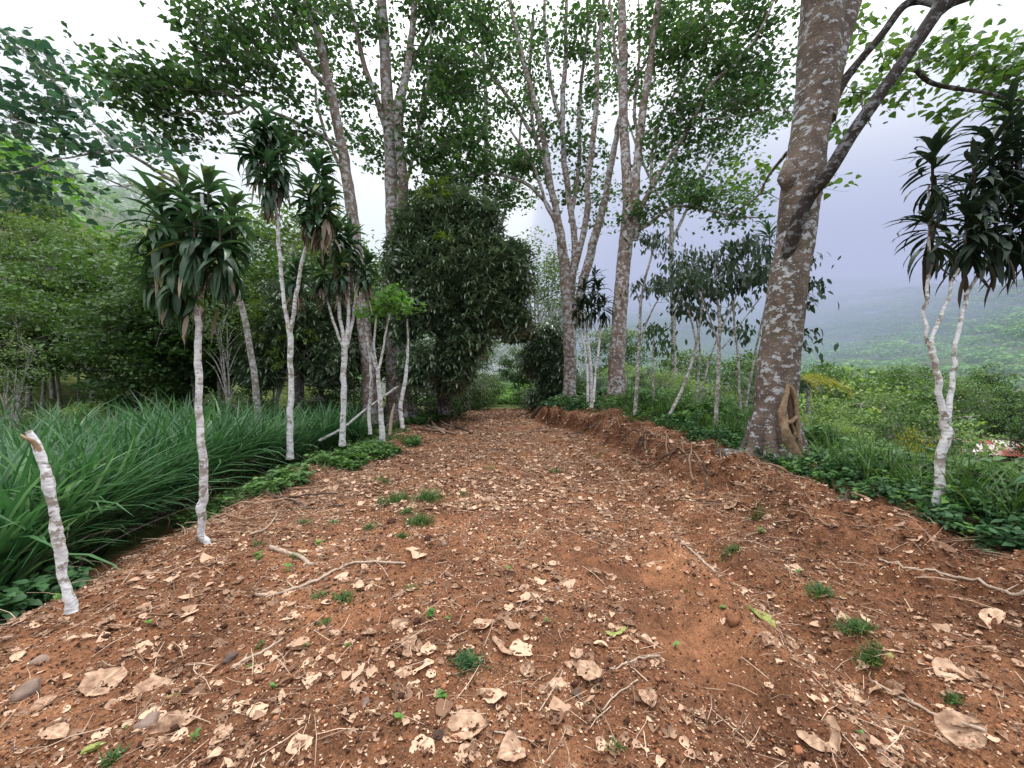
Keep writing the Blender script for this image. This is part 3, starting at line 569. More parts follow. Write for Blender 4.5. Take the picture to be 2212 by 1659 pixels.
# the big near tree
g = np.random.default_rng(16)
Lb = W(1668, 1005, 6.2)
LT = tall_tree('big_near_tree', 'thick brown trunk with white lichen patches on the right bank, one dark branch', Lb,
    [[(1664, 1030, 6.2, 160), (1666, 1000, 6.2, 138), (1668, 960, 6.2, 112), (1674, 900, 6.2, 101), (1680, 800, 6.2, 95), (1692, 700, 6.2, 92), (1703, 600, 6.2, 90), (1718, 520, 6.2, 88), (1728, 430, 6.2, 92), (1737, 370, 6.2, 100), (1744, 320, 6.2, 90), (1757, 230, 6.2, 90), (1766, 150, 6.2, 98), (1772, 80, 6.2, 105), (1776, 0, 6.15, 100), (1775, -100, 6.1, 90)],
     [(1775, 260, 6.2, 66), (1795, 150, 6.2, 62), (1822, 50, 6.2, 58), (1845, -20, 6.2, 54), (1870, -100, 6.2, 50)],
     [(1692, 610, 6.2, 26), (1700, 560, 6.10, 34), (1716, 500, 5.96, 36), (1745, 430, 5.82, 34), (1790, 372, 5.6, 33), (1840, 290, 5.5, 34), (1900, 205, 5.4, 35), (1960, 120, 5.3, 33), (2000, 60, 5.25, 38), (2030, 10, 5.2, 40), (2045, -60, 5.2, 30)],
     [(2010, 40, 5.25, 34), (2055, 5, 5.2, 32), (2110, -15, 5.15, 28), (2170, -50, 5.1, 20)],
     [(1795, 230, 6.15, 26), (1820, 180, 6.1, 24), (1858, 130, 6.0, 20), (1905, 75, 5.9, 21), (1950, 15, 5.8, 23), (1990, 0, 5.7, 24), (2030, 10, 5.3, 24)],
     [(1978, 150, 5.3, 13), (2010, 178, 5.35, 13), (2060, 190, 5.4, 13), (2120, 198, 5.4, 12), (2180, 212, 5.4, 10), (2260, 225, 5.4, 7)],
     [(1700, 330, 6.6, 10), (1660, 380, 7.2, 7), (1630, 430, 7.6, 5), (1560, 470, 8, 3)],
     [(1866, 205, 5.4, 4), (1862, 225, 5.4, 4), (1870, 250, 5.42, 3), (1882, 275, 5.45, 2)]],
    blobs([(1860, 200, 40, 40, 1.2, 7), (1920, 100, 50, 40, 1.4, 8), (1990, 130, 45, 35, .9, 6), (1960, 200, 50, 20, .9, 5), (2050, 110, 40, 40, .8, 6), (2110, 120, 45, 35, .6, 6), (2160, 160, 40, 35, .4, 7), (2190, 90, 30, 25, .4, 3), (2190, 230, 35, 28, .2, 5), (2110, 165, 45, 18, .6, 5), (1820, 130, 30, 30, 1.6, 4), (1815, 262, 22, 20, .8, 3), (2060, 240, 30, 20, .5, 3), (1870, 60, 40, 30, 1.8, 5), (1640, 420, 35, 18, 1.8, 4), (1590, 380, 30, 15, 2, 2), (1640, 375, 30, 18, 2.2, 3), (1750, -140, 200, 50, 0, 10), (2050, -60, 120, 30, 0, 6), (1790, 400, 20, 18, 1.4, 3), (2240, 160, 30, 60, .2, 6)], 6.0, .35, 1.15),
    M['barkbig'], M['canopyl'], g, leaf=.125, per=15, spread=.22, tpl=LEAF6, rad=.006, seg=28, rough=.035, flat=.6)
# the branch that the photo shows dark gets its own bark; root flare and knot bump
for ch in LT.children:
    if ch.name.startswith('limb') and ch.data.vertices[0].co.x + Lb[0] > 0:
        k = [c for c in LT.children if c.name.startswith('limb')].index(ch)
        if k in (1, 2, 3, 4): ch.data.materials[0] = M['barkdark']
b = MB()
for k, (a, l, s, h) in enumerate([(195, .75, 1.1, .9), (235, .7, 1.0, .7), (275, .65, 1.1, .8), (320, .75, 1.2, 1.0), (10, .7, 1., .8), (60, .8, 1, .8), (150, .8, 1, .8)]):
    dx = np.array([math.cos(R(a)), math.sin(R(a)), 0]); c = Lb * 1.
    P_ = []
    for q, (rad_, hh) in enumerate([(.22, h), (.30, h * .5), (.42, h * .2), (.62 * l / .7, .03), (.95 * l / .7, -.12)]):
        p = c + dx * rad_; p[2] = max(H1(p[0], p[1]), c[2] - .25) + hh if q > 2 else c[2] - .05 + hh; P_.append(p)
    tube(b, smooth_path(P_, 5), np.interp(np.linspace(0, 1, 21), [0, .5, 1], [.10, .13, .05]) * s, 10, 0, .5, .1, k)
b.build('root_flare', M['barkbig'], LT)
b = MB(); Q, rr = limb([(1704, 420, 6.16, 16), (1700, 385, 6.1, 34), (1704, 350, 6.16, 20)], 5); tube(b, Q, rr * 1.2, 12, 0, .5, .2, 4); b.build('burl', M['barkbig'], LT)
# tan strangler vine on its right foot: two stems that join
g = np.random.default_rng(17)
VT = thing('strangler_vine', W(1722, 1010, 5.7), 'tan woody vine with two joined stems clinging to the foot of the thick trunk', 'vine')
for sp, dseed in (([(1762, 1040, 5.74, 26), (1738, 1005, 5.74, 26), (1708, 962, 5.76, 26), (1694, 925, 5.77, 22), (1690, 890, 5.79, 17), (1697, 858, 5.81, 13), (1702, 832, 5.85, 9)], 1),
                  ([(1740, 1012, 5.84, 13), (1727, 965, 5.84, 13), (1722, 915, 5.86, 13), (1719, 870, 5.86, 12), (1712, 842, 5.86, 10), (1700, 830, 5.9, 7)], 2),
                  ([(1692, 900, 5.80, 9), (1702, 912, 5.76, 12), (1716, 905, 5.82, 10), (1722, 890, 5.88, 7)], 3),
                  ([(1745, 1020, 5.86, 20), (1720, 980, 5.86, 22), (1708, 940, 5.88, 20), (1705, 900, 5.88, 18), (1706, 860, 5.9, 12)], 4),  # inner strand coloured dark, painting the shade of the hollow between the stems
                  ([(1726, 1000, 5.80, 9), (1712, 965, 5.80, 9), (1716, 935, 5.8, 8), (1708, 910, 5.8, 7)], 5)):
    b = MB(); Q, rr = limb(sp, 6); tube(b, Q, rr, 12, 0, .5, .32, dseed, freq=9); b.build('stem', M['vine'] if dseed != 4 else M['stickd'], VT)

# ------------------------------------------------------------------ strap-leaved plants (dracaenas)
def strap_head(mb, top, g, n=55, L0=.42, Wd=.075, stem=.5, e=(80, -55), bend=(40, 95), mi=0, axis=(0, 0, 1), tint=None, segs=5):
    t = g.random(n) ** .85                       # 0 = top, 1 = lowest
    ax = norm(np.array(axis, float))
    P = top[None] - ax * (t * stem)[:, None]
    az = g.random(n) * TAU
    straps(mb, P, az, e[0] + (e[1] - e[0]) * t + g.normal(0, 12, n), g.uniform(*bend, n), L0 * g.uniform(.7, 1.15, n) * (1 - .25 * (t < .1)), Wd * g.uniform(.75, 1.15, n), segs, .22, mi, (np.clip(.5 - t, 0, .4) + g.random(n) * .42 + .7 * (g.random(n) > .95) if tint is None else tint), 'leaf', g.normal(0, .35, n))
def dead_skirt(mb, top, g, n=16, L0=.5, Wd=.035, mi=1, drop=.25):
    P = top[None] + g.normal(0, .045, (n, 3)) - np.array([0, 0, 1.]) * (g.random(n) * drop)[:, None]
    straps(mb, P, g.random(n) * TAU, g.uniform(-78, -50, n), g.uniform(5, 30, n), L0 * g.uniform(.5, 1.1, n), Wd * g.uniform(.6, 1.3, n), 4, .6, mi, None, 'strap')
def strap_plant(name, label, base, limbs, heads, g, leafm, deadm, barkm, group, hang=8, **kw):
    root = thing(name, base, label, 'plant', group)
    for i, sp in enumerate(limbs):
        Q, rr = limb(sp, 7, .025, int(g.integers(1e5)))
        if i == 0: Q = np.vstack([Q[0] - [0, 0, .15], Q]); rr = np.concatenate([[rr[0] * 1.25], rr])
        b = MB(); tube(b, Q, rr, 10, 0, .5, .13, int(g.integers(1e3)), freq=9); b.build('trunk' if i == 0 else 'branch', barkm, root)
    for (px, py, d, n, L0, Wd, st) in heads:
        b = MB(); tp = W(px, py, d); strap_head(b, tp, g, n, L0, Wd, st, **kw)
        if hang: dead_skirt(b, tp - [0, 0, st], g, hang, L0 * 1.1, Wd * .6)
        tube(b, [tp - [0, 0, .06], tp - [0, 0, st + .05]], .011, 6, 1, .1)
        b.build('leaf_head', [leafm, deadm, barkm], root)
    return root
GR = 'strap-leaved plants along the road'
g = np.random.default_rng(21)
D1 = strap_plant('strap_leaf_plant', 'white thin trunk at the left roadside with one broad umbrella of big drooping strap leaves', G(443, 1172),
    [[(448, 1172, 4.0, 20), (436, 1150, 4.0, 17), (438, 1095, 4.0, 22), (440, 1060, 4.0, 20), (436, 980, 4.0, 20), (430, 860, 4.0, 17), (430, 760, 4.0, 17), (428, 690, 4.0, 17), (430, 655, 4.0, 22)],
     [(424, 665, 4.0, 12), (414, 600, 3.98, 10), (405, 520, 3.95, 9), (385, 450, 3.9, 8)], [(432, 660, 4.0, 13), (430, 580, 4.0, 11), (432, 500, 4.0, 9), (438, 420, 4.0, 8)],
     [(434, 662, 4.0, 10), (446, 600, 4.05, 9), (452, 520, 4.1, 8), (480, 450, 4.15, 8)]],
    [(350, 440, 3.85, 60, .41, .078, .42), (395, 400, 4.0, 60, .41, .078, .42), (450, 402, 4.1, 60, .41, .078, .42), (500, 445, 4.1, 56, .40, .075, .42), (335, 500, 4.1, 44, .38, .075, .4), (420, 445, 3.8, 60, .39, .075, .55), (475, 480, 3.9, 54, .38, .075, .5), (385, 510, 3.9, 60, .38, .075, .55), (505, 510, 4.2, 44, .33, .075, .5), (435, 510, 4.25, 54, .38, .075, .5), (365, 560, 4.0, 40, .36, .075, .35), (340, 560, 4.1, 26, .36, .075, .3), (480, 560, 4.15, 26, .34, .075, .3), (400, 590, 3.95, 26, .34, .075, .3)],
    g, M['drac'], M['dead'], M['barkwhite'], GR, hang=1, bend=(60, 120), e=(74, -75))
b = MB(); q = W(430, 628, 3.9); strap_head(b, q, g, 18, .17, .03, .1, (40, -20), (10, 50)); b.build('sprout', M['fresh'], D1)
g = np.random.default_rng(22)
strap_plant('strap_leaf_plant', 'tallest strap-leaved plant, forked white trunk with two dark heads and pale dead skirts', G(627, 968),
    [[(627, 975, 7.6, 15), (626, 930, 7.6, 14), (628, 850, 7.6, 13), (627, 770, 7.6, 13), (626, 700, 7.6, 14)],
     [(625, 712, 7.6, 11), (612, 640, 7.6, 9), (603, 540, 7.6, 9), (598, 470, 7.6, 8), (588, 380, 7.6, 7), (580, 300, 7.6, 6)], [(628, 712, 7.6, 10), (640, 640, 7.55, 9), (652, 570, 7.5, 8), (668, 500, 7.4, 8), (680, 420, 7.3, 7)]],
    [(576, 250, 7.6, 80, .56, .10, .6), (554, 290, 7.6, 75, .54, .10, .7), (606, 300, 7.7, 75, .54, .10, .75), (580, 350, 7.5, 70, .5, .10, .7), (690, 350, 7.3, 75, .48, .11, .6), (668, 400, 7.3, 70, .46, .11, .6), (708, 420, 7.3, 60, .44, .11, .5), (685, 440, 7.2, 50, .42, .11, .5)],
    g, M['drac'], M['dead'], M['barkwhite'], GR, hang=14, bend=(50, 110))
g = np.random.default_rng(23)
strap_plant('strap_leaf_plant', 'white trunk splitting low in three stems under a ragged dark head, beside the heart-leaved sapling', G(740, 943),
    [[(740, 948, 8.6, 14), (741, 900, 8.6, 13), (742, 820, 8.6, 13), (746, 745, 8.6, 14)],
     [(744, 752, 8.6, 10), (735, 690, 8.6, 8), (730, 620, 8.6, 7), (726, 560, 8.6, 6)], [(748, 750, 8.6, 10), (752, 690, 8.6, 8), (754, 620, 8.55, 7), (752, 560, 8.5, 6)], [(749, 748, 8.6, 9), (762, 690, 8.7, 7), (768, 640, 8.7, 6), (775, 590, 8.7, 6)], [(742, 752, 8.6, 7), (722, 700, 8.5, 6), (700, 620, 8.5, 5)]],
    [(728, 480, 8.5, 70, .5, .11, .6), (755, 505, 8.6, 70, .5, .11, .6), (790, 560, 8.7, 60, .45, .10, .5), (700, 560, 8.5, 55, .45, .10, .6), (740, 560, 8.4, 50, .45, .10, .5), (640, 575, 8.0, 44, .45, .11, .4)],
    g, M['drac'], M['dead'], M['barkwhite'], GR, hang=12, bend=(50, 110))
g = np.random.default_rng(24)
strap_plant('strap_leaf_plant', 'dark strap-leaved plant at the right with a ringed white trunk', G(2022, 1135),
    [[(2020, 1142, 3.6, 24), (2026, 1080, 3.6, 25), (2034, 1000, 3.6, 26), (2043, 930, 3.6, 27), (2046, 890, 3.6, 26)],
     [(2040, 900, 3.6, 18), (2028, 840, 3.6, 18), (2016, 770, 3.6, 16), (2008, 738, 3.6, 17)], [(2047, 900, 3.6, 17), (2057, 830, 3.62, 14), (2064, 780, 3.64, 13), (2062, 740, 3.64, 12), (2075, 680, 3.66, 11), (2100, 620, 3.68, 10), (2130, 570, 3.7, 9), (2150, 500, 3.7, 8)],
     [(2004, 745, 3.6, 10), (1998, 690, 3.6, 9), (2004, 620, 3.6, 9), (2008, 540, 3.6, 8), (2008, 450, 3.6, 7), (2010, 400, 3.6, 6)], [(2010, 745, 3.6, 11), (2030, 690, 3.62, 10), (2055, 620, 3.64, 9), (2080, 550, 3.66, 8), (2090, 480, 3.7, 7)]],
    [(2014, 320, 3.6, 41, .36, .055, .45), (2008, 450, 3.6, 54, .34, .055, .40), (2145, 290, 3.75, 70, .38, .055, .5), (2105, 350, 3.7, 54, .36, .055, .5), (2195, 290, 3.8, 70, .38, .055, .5), (2150, 430, 3.7, 83, .36, .06, .5), (2095, 450, 3.65, 64, .36, .06, .45), (2210, 440, 3.7, 83, .36, .06, .5), (2185, 220, 3.9, 54, .36, .05, .45), (2250, 370, 3.7, 64, .36, .06, .5)],
    g, M['dracd'], M['deadd'], M['barkwhite'], GR, hang=5, bend=(40, 110), e=(75, -60))
g = np.random.default_rng(25)
strap_plant('strap_leaf_plant', 'clump of thin white trunks with dark strap heads beside the straight lichened trunk', G(1282, 868),
    [[(1278, 872, 13.5, 8), (1276, 800, 13.5, 7), (1270, 730, 13.5, 6), (1266, 680, 13.5, 5)], [(1282, 868, 13.3, 6), (1288, 800, 13.4, 5), (1294, 740, 13.5, 5), (1300, 690, 13.5, 4)], [(1270, 868, 13.4, 6), (1268, 790, 13.4, 5), (1258, 720, 13.4, 4), (1255, 680, 13.4, 4)]],
    [(1262, 620, 13.5, 45, .55, .10, .5), (1292, 615, 13.5, 45, .55, .10, .5), (1250, 655, 13.4, 40, .5, .10, .5), (1305, 650, 13.4, 40, .5, .10, .5), (1278, 650, 13.2, 45, .5, .10, .5), (1285, 590, 13.6, 30, .5, .08, .4)],
    g, M['dracd'], M['deadd'], M['barkwhite'], GR, hang=6, bend=(50, 110))
g = np.random.default_rng(26)
strap_plant('strap_leaf_plant', 'thin dark stems with two small strap heads just left of the thick near trunk', W(1600, 930, 9.5),
    [[(1600, 950, 9.5, 7), (1596, 800, 9.5, 6), (1585, 680, 9.5, 5), (1580, 590, 9.5, 5)], [(1604, 950, 9.6, 6), (1625, 800, 9.6, 5), (1655, 650, 9.6, 5), (1662, 560, 9.6, 5)]],
    [(1580, 545, 9.5, 50, .5, .07, .4), (1662, 500, 9.6, 55, .5, .06, .5), (1500, 560, 9.8, 30, .45, .07, .3), (1690, 540, 9.7, 30, .45, .06, .4)],
    g, M['drac'], M['deadd'], M['barkgrey'], GR, hang=4, bend=(40, 90))

# ------------------------------------------------------------------ mango: whorls of long leaves over a dense crown
def whorls(mb, Cn, out, g, n=11, L0=.24, Wd=.05, mi=0, tb=0., segs=3):
    k = len(Cn); P = np.repeat(Cn, n, 0) + g.normal(0, .03, (k * n, 3)); az = g.random(k * n) * TAU
    sh = np.repeat(g.random(k) * .4, n) + g.random(k * n) * .4 + tb
    straps(mb, P, az, g.uniform(-35, 45, k * n), g.uniform(20, 75, k * n), L0 * g.uniform(.7, 1.2, k * n), Wd, segs, .25, mi, sh, 'leaf')
g = np.random.default_rng(31)
def mango(name, label, base, trunk, lobes, g, nw, new=(), leafm='mango', sub=.92):
    root = thing(name, base, label, 'tree')
    nodes = []
    for i, sp in enumerate(trunk):
        Q, rr = limb(sp, 6, .04, i); b = MB(); tube(b, Q, rr, 10, 0, .5, .1, i); b.build('trunk' if i == 0 else 'limb', M['barkdark'], root); nodes += list(Q)
    b = MB(); N = np.array(nodes)
    for (px, py, rx, ry, d, dd, share) in lobes:
        n = int(nw * share); q = g.normal(0, 1, (n, 3)); q = norm(q) * (.55 + .45 * g.random((n, 1)) ** .5)
        lump = 1 + .38 * vnoise(q[:, 0] * 2.6 + q[:, 2] * 1.3, q[:, 1] * 2.6 - q[:, 2], int(px))
        Cn = np.array([W(px + rx * a[0] * l, py + ry * a[1] * l, d + dd * a[2] * l) for a, l in zip(q, lump)])
        whorls(b, Cn, q, g, 10, .36, .08, 0)
        for c in Cn[::9]:
            j = np.argmin(np.linalg.norm(N - c, axis=1)); a = N[j]; t = np.linspace(0, 1, 5)[:, None]
            tube(b, a * (1 - t) + c * t + g.normal(0, .05, (5, 3)) * (t * (1 - t) * 4), np.linspace(.03, .008, 5), 4, 2, .5, cap=False)
        # inner leaves get a darker tint, painting shade into the heart of the crown
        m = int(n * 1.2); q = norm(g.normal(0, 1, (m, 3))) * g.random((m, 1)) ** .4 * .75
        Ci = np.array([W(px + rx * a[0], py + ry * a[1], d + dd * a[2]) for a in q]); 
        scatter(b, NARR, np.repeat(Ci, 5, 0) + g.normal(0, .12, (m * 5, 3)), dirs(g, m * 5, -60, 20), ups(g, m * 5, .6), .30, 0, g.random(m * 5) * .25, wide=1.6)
    for (px, py, rx, ry, d, n) in new:
        Cn = np.array([W(px + g.normal() * rx, py + g.normal() * ry, d + g.normal() * .3) for _ in range(n)]); whorls(b, Cn, Cn, g, 11, .24, .05, 1)
    b.build('crown', [M[leafm], M['mangonew'], M['barkgrey']], root); return root
mango('mango_tree', 'dense dark green mango tree with long drooping leaves at the road end', W(960, 890, 15),
    [[(960, 895, 15, 30), (958, 800, 15, 28), (965, 700, 15, 24), (985, 580, 15, 18), (990, 470, 15, 10)], [(962, 760, 15, 14), (1020, 680, 14.8, 12), (1080, 620, 14.6, 8)], [(960, 740, 15, 12), (920, 680, 14.8, 10), (900, 600, 14.6, 7)]],
    [(1050, 560, 70, 70, 14.6, 1.5, .2), (985, 560, 110, 110, 15, 2., .42), (1045, 640, 90, 80, 14.5, 1.6, .3), (920, 650, 70, 75, 14.2, 1.3, .22), (900, 790, 42, 50, 13.4, .7, .12), (950, 450, 80, 55, 15, 1.3, .18), (975, 790, 60, 70, 14.6, 1.2, .18), (1105, 590, 48, 75, 14.4, 1.1, .16), (870, 560, 45, 60, 14.6, 1.1, .1), (1020, 470, 60, 45, 14.6, 1., .12), (1110, 690, 40, 40, 14.2, .9, .08), (890, 480, 40, 40, 14.8, .9, .07), (1010, 740, 60, 40, 14.2, 1., .1), (870, 700, 35, 50, 14.6, .8, .07)], g, 1250,
    new=[(925, 415, 30, 14, 14.2, 26), (955, 510, 9, 4, 13, 5), (1150, 640, 14, 40, 15.5, 10)])
g = np.random.default_rng(32)
mango('mango_tree', 'low mango tree with bright yellow-green young tips between the white forked trunks', W(640, 880, 13.5),
    [[(650, 895, 13.5, 18), (648, 800, 13.5, 16), (640, 720, 13.5, 12), (620, 640, 13.5, 8)]],
    [(620, 690, 80, 90, 13.8, 1.5, .4), (700, 780, 70, 60, 14, 1.3, .3), (560, 780, 60, 70, 14, 1.2, .25), (690, 650, 70, 60, 14.8, 1.2, .2)], g, 900,
    new=[(570, 660, 26, 22, 12.4, 16), (650, 730, 28, 10, 12.3, 12), (600, 780, 10, 20, 12.4, 7), (560, 700, 10, 30, 12.5, 8)])

# dark evergreen column right of the road end (behind the fan tree)
g = np.random.default_rng(33)
mango('dark_evergreen', 'dark dense evergreen at the right of the road end, left of the fan tree trunk', W(1180, 890, 22),
    [[(1185, 885, 22, 14), (1184, 800, 22, 12), (1186, 720, 22, 8)]],
    [(1190, 770, 45, 85, 22, 1.5, .55), (1160, 780, 38, 50, 22.5, 1.2, .2), (1218, 820, 32, 55, 21, 1.1, .25), (1120, 715, 60, 28, 23, 1.2, .22), (1060, 700, 50, 28, 24, 1.2, .15), (1170, 860, 40, 30, 21.5, 1, .15)], g, 1000, new=[(1150, 640, 14, 12, 24, 6)])

# ------------------------------------------------------------------ thin roadside saplings
def sapling(name, label, base, limbs, bl, g, bark='barkgrey', lmat='weed', group=None, **kw):
    return tall_tree(name, label, base, limbs, bl, M[bark], M[lmat], g, wig=.03, seg=8, rough=.1, parts=('trunk', 'branch'), cat='tree', group=group, **kw)
g = np.random.default_rng(41)
sapling('heart_leaf_sapling', 'bright green heart-leaved sapling on white multiple stems in front of the old buttressed trunk', G(826, 935),
    [[(826, 940, 9.2, 13), (822, 880, 9.2, 11), (818, 830, 9.2, 10), (816, 800, 9.2, 9)], [(816, 800, 9.2, 7), (800, 760, 9.2, 5), (786, 700, 9.2, 4), (778, 650, 9.2, 3)], [(817, 805, 9.2, 7), (828, 750, 9.2, 5), (838, 700, 9.1, 4), (850, 650, 9.1, 3)], [(816, 805, 9.2, 6), (808, 740, 9.1, 5), (812, 680, 9, 4)], [(800, 938, 9.4, 9), (797, 880, 9.4, 8), (802, 830, 9.3, 7), (800, 780, 9.3, 5), (790, 720, 9.3, 3)], [(870, 925, 9.6, 10), (866, 870, 9.6, 9), (878, 800, 9.6, 8), (882, 740, 9.6, 5), (880, 690, 9.5, 3)]],
    [(820, 650, 45, 22, 9.1, .5, 9), (860, 660, 40, 22, 9.1, .4, 8), (885, 655, 25, 20, 9.2, .3, 4), (800, 680, 30, 20, 9.1, .4, 5), (840, 630, 30, 15, 9, .3, 5)], g, 'barkwhite', 'fresh', leaf=.13, per=14, spread=.17, tpl=LEAF6, rad=.004)
g = np.random.default_rng(42)
KS = [('slim tree with drooping dark leaves, leaning trunk at the left of the right-hand sapling row', [[(1442, 905, 9.5, 8), (1470, 850, 9.5, 8), (1498, 770, 9.5, 7), (1512, 700, 9.5, 5), (1520, 620, 9.5, 4)], [(1505, 750, 9.5, 5), (1490, 680, 9.4, 4), (1470, 600, 9.3, 3)]], [(1480, 600, 60, 50, 9.4, .6, 12), (1530, 570, 50, 40, 9.4, .6, 10)]),
      ('slim grey tree with drooping dark leaves beside the thick trunk, straight spotted stem', [[(1546, 950, 8.2, 11), (1548, 870, 8.2, 10), (1552, 800, 8.2, 9), (1554, 720, 8.2, 8), (1556, 660, 8.2, 6)], [(1553, 740, 8.2, 5), (1530, 680, 8.1, 4), (1505, 620, 8, 3)], [(1554, 730, 8.2, 5), (1580, 660, 8.2, 4), (1610, 600, 8.2, 3)], [(1554, 720, 8.2, 5), (1550, 640, 8.3, 4), (1545, 570, 8.3, 3)], [(1555, 760, 8.2, 4), (1600, 700, 8.3, 3), (1645, 640, 8.4, 3)]], [(1545, 600, 60, 50, 8.2, .6, 14), (1620, 600, 50, 50, 8.3, .5, 12), (1500, 620, 40, 40, 8.1, .5, 8), (1650, 560, 30, 40, 8.5, .4, 6), (1600, 530, 40, 25, 8.4, .4, 6)]),
      ('slim pale tree with sparse drooping leaves right of the straight lichened trunk', [[(1372, 885, 11, 9), (1378, 800, 11, 8), (1382, 720, 11, 7), (1386, 640, 11, 6), (1410, 540, 11, 5), (1420, 500, 11, 3)], [(1380, 740, 11, 5), (1400, 690, 11, 4), (1425, 640, 11, 3)], [(1384, 660, 11, 4), (1366, 610, 11, 3)]], [(1425, 610, 40, 35, 11, .6, 9), (1440, 530, 40, 25, 11, .5, 7), (1400, 510, 25, 12, 11, .4, 4), (1470, 660, 25, 25, 10.5, .4, 4), (1370, 610, 12, 20, 11, .3, 2)]),
      ('slim tree with whitish twin stems, in the middle of the right-hand sapling row', [[(1500, 915, 10.5, 7), (1506, 840, 10.5, 6), (1512, 760, 10.5, 5), (1505, 690, 10.5, 4)], [(1498, 915, 10.6, 5), (1515, 850, 10.6, 5), (1532, 780, 10.6, 4), (1560, 700, 10.6, 3)]], [(1560, 640, 50, 40, 10.6, .6, 9), (1500, 680, 35, 30, 10.5, .5, 5), (1590, 720, 40, 30, 10.6, .5, 5)]),
      ('short sapling with pale stem between the straight lichened trunk and the leaning slim tree', [[(1415, 905, 11.5, 6), (1412, 840, 11.5, 5), (1410, 770, 11.5, 4), (1414, 700, 11.5, 3)]], [(1415, 720, 30, 35, 11.5, .4, 7), (1430, 760, 25, 25, 11.4, .4, 4)])]
for k, (lb, ls, bl) in enumerate(KS):
    sapling('slim_tree', lb, W(ls[0][0][0], ls[0][0][1], ls[0][0][2]), ls, bl, g, 'barkgrey', 'mangod' if k < 4 else 'canopy', 'slim trees on the right bank', leaf=.18, per=20, spread=.25, tpl=NARW, rad=.005, droop=(-85, -35), tdark=.1)
b = None
# leaves hanging behind the thick trunk on its right
g = np.random.default_rng(43)
sapling('slim_tree', 'dark drooping-leaved tree partly hidden behind the thick near trunk', W(1700, 950, 8.5),
    [[(1705, 960, 8.6, 9), (1712, 850, 8.6, 8), (1735, 700, 8.6, 6), (1745, 600, 8.6, 4)]],
    [(1750, 620, 25, 45, 8.6, .4, 9), (1740, 730, 22, 40, 8.6, .3, 5), (1735, 560, 20, 30, 8.6, .3, 4), (1735, 820, 12, 20, 8.6, .2, 2)], g, 'barkgrey', 'mangod', 'slim trees on the right bank', leaf=.2, per=13, spread=.18, tpl=NARW, rad=.004, droop=(-80, -20), tdark=.1)

# broken leaning stake at the left
g = np.random.default_rng(44)
S = thing('dead_stake', G(150, 1312), 'short broken white trunk leaning left at the far left of the road edge', 'stump')
Q, rr = limb([(152, 1322, 2.6, 38), (150, 1300, 2.6, 27), (136, 1240, 2.6, 22), (126, 1170, 2.6, 30), (119, 1115, 2.6, 23), (106, 1050, 2.6, 31), (92, 1000, 2.6, 23), (78, 960, 2.6, 24), (62, 932, 2.6, 16)], 14)
b = MB(); tube(b, Q, rr, 18, 0, .5, .28, 4, freq=12); b.build('trunk', M['barkwhite'], S)
b = MB(); Q, rr = limb([(86, 975, 2.6, 20), (70, 955, 2.58, 17), (52, 945, 2.56, 11), (44, 938, 2.56, 4)], 5); tube(b, Q, rr, 8, 0, .5, .3, 9, freq=14); b.build('broken_prong', M['vine'], S)

# ------------------------------------------------------------------ wood trees: prototypes copied one by one
def wood_tree(name, label, h, rad, g, leafm, nc=150, per=40, leaf=.13, bark='barkgrey', low=.25, group=None, flat=.45, tpl=LEAF2, spread=.34, stems=1, tr=.018):
    root = thing(name, (0, 0, 0), label, 'tree', group); b = MB(); nodes = []
    for s in range(stems):
        o = np.array([g.normal(0, .1 * (stems > 1)), g.normal(0, .1 * (stems > 1)), 0]); le = g.normal(0, .06 * h, 2)
        P = smooth_path([o - [0, 0, .3], o + [le[0] * .2, le[1] * .2, h * .2], o + [le[0] * .6, le[1] * .6, h * .45], o + [le[0], le[1], h * .75]], 5)
        tube(b, P, np.linspace(tr * h, tr * .35 * h, len(P)), 8, 0, .5, .1, s); nodes += list(P[5:])
        for k in range(6):
            a = g.random() * TAU; st_ = P[int(len(P) * g.uniform(.35, .9))]
            e = np.array([math.cos(a) * rad * .75, math.sin(a) * rad * .75, st_[2] + h * g.uniform(.08, .3)])
            Q = smooth_path([st_, st_ * .5 + e * .5 + [0, 0, .05 * h], e], 4); tube(b, Q, np.linspace(tr * .4 * h, tr * .12 * h, len(Q)), 6, 0, .5, .1, k); nodes += list(Q)
    b.build('trunk', M[bark], root)
    q = norm(g.normal(0, 1, (nc, 3))) * (.45 + .55 * g.random((nc, 1)) ** .6)
    lump = (1 + .5 * vnoise(q[:, 0] * 2.2 + 9, q[:, 2] * 2.2 + q[:, 1] * 1.7, int(g.integers(1e3))))[:, None]; q = q * lump
    Cn = np.stack([q[:, 0] * rad, q[:, 1] * rad, h * (low + (1 - low) * (.5 + .5 * q[:, 2]))], -1)
    b = MB(); N = np.array(nodes)
    for c in Cn:
        j = np.argmin(np.linalg.norm(N - c, axis=1)); a = N[j]; t = np.linspace(0, 1, 4)[:, None]; L0 = np.linalg.norm(c - a)
        tube(b, a * (1 - t) + c * t + g.normal(0, .06 * L0, (4, 3)) * (t * (1 - t) * 4), np.linspace(.02, .006, 4), 3, 1, .5, cap=False)
    n = nc * per; P = np.repeat(Cn, per, 0) + g.normal(0, 1, (n, 3)) * spread * np.array([1, 1, flat])
    sh = np.repeat(g.random(nc) * .3 + .42 * np.clip(.45 + .6 * q[:, 2], 0, 1), per) + g.random(n) * .3  # crown tops lighter, undersides darker: light and shade put into the leaf tint
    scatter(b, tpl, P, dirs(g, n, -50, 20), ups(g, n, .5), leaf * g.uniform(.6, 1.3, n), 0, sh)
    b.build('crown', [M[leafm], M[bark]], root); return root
g = np.random.default_rng(51)
protos = {}
PH = {'dense': 7.2, 'dark': 7.2, 'light': 8.2, 'bushy': 3.1, 'bushd': 3.1, 'thin': 9.2}
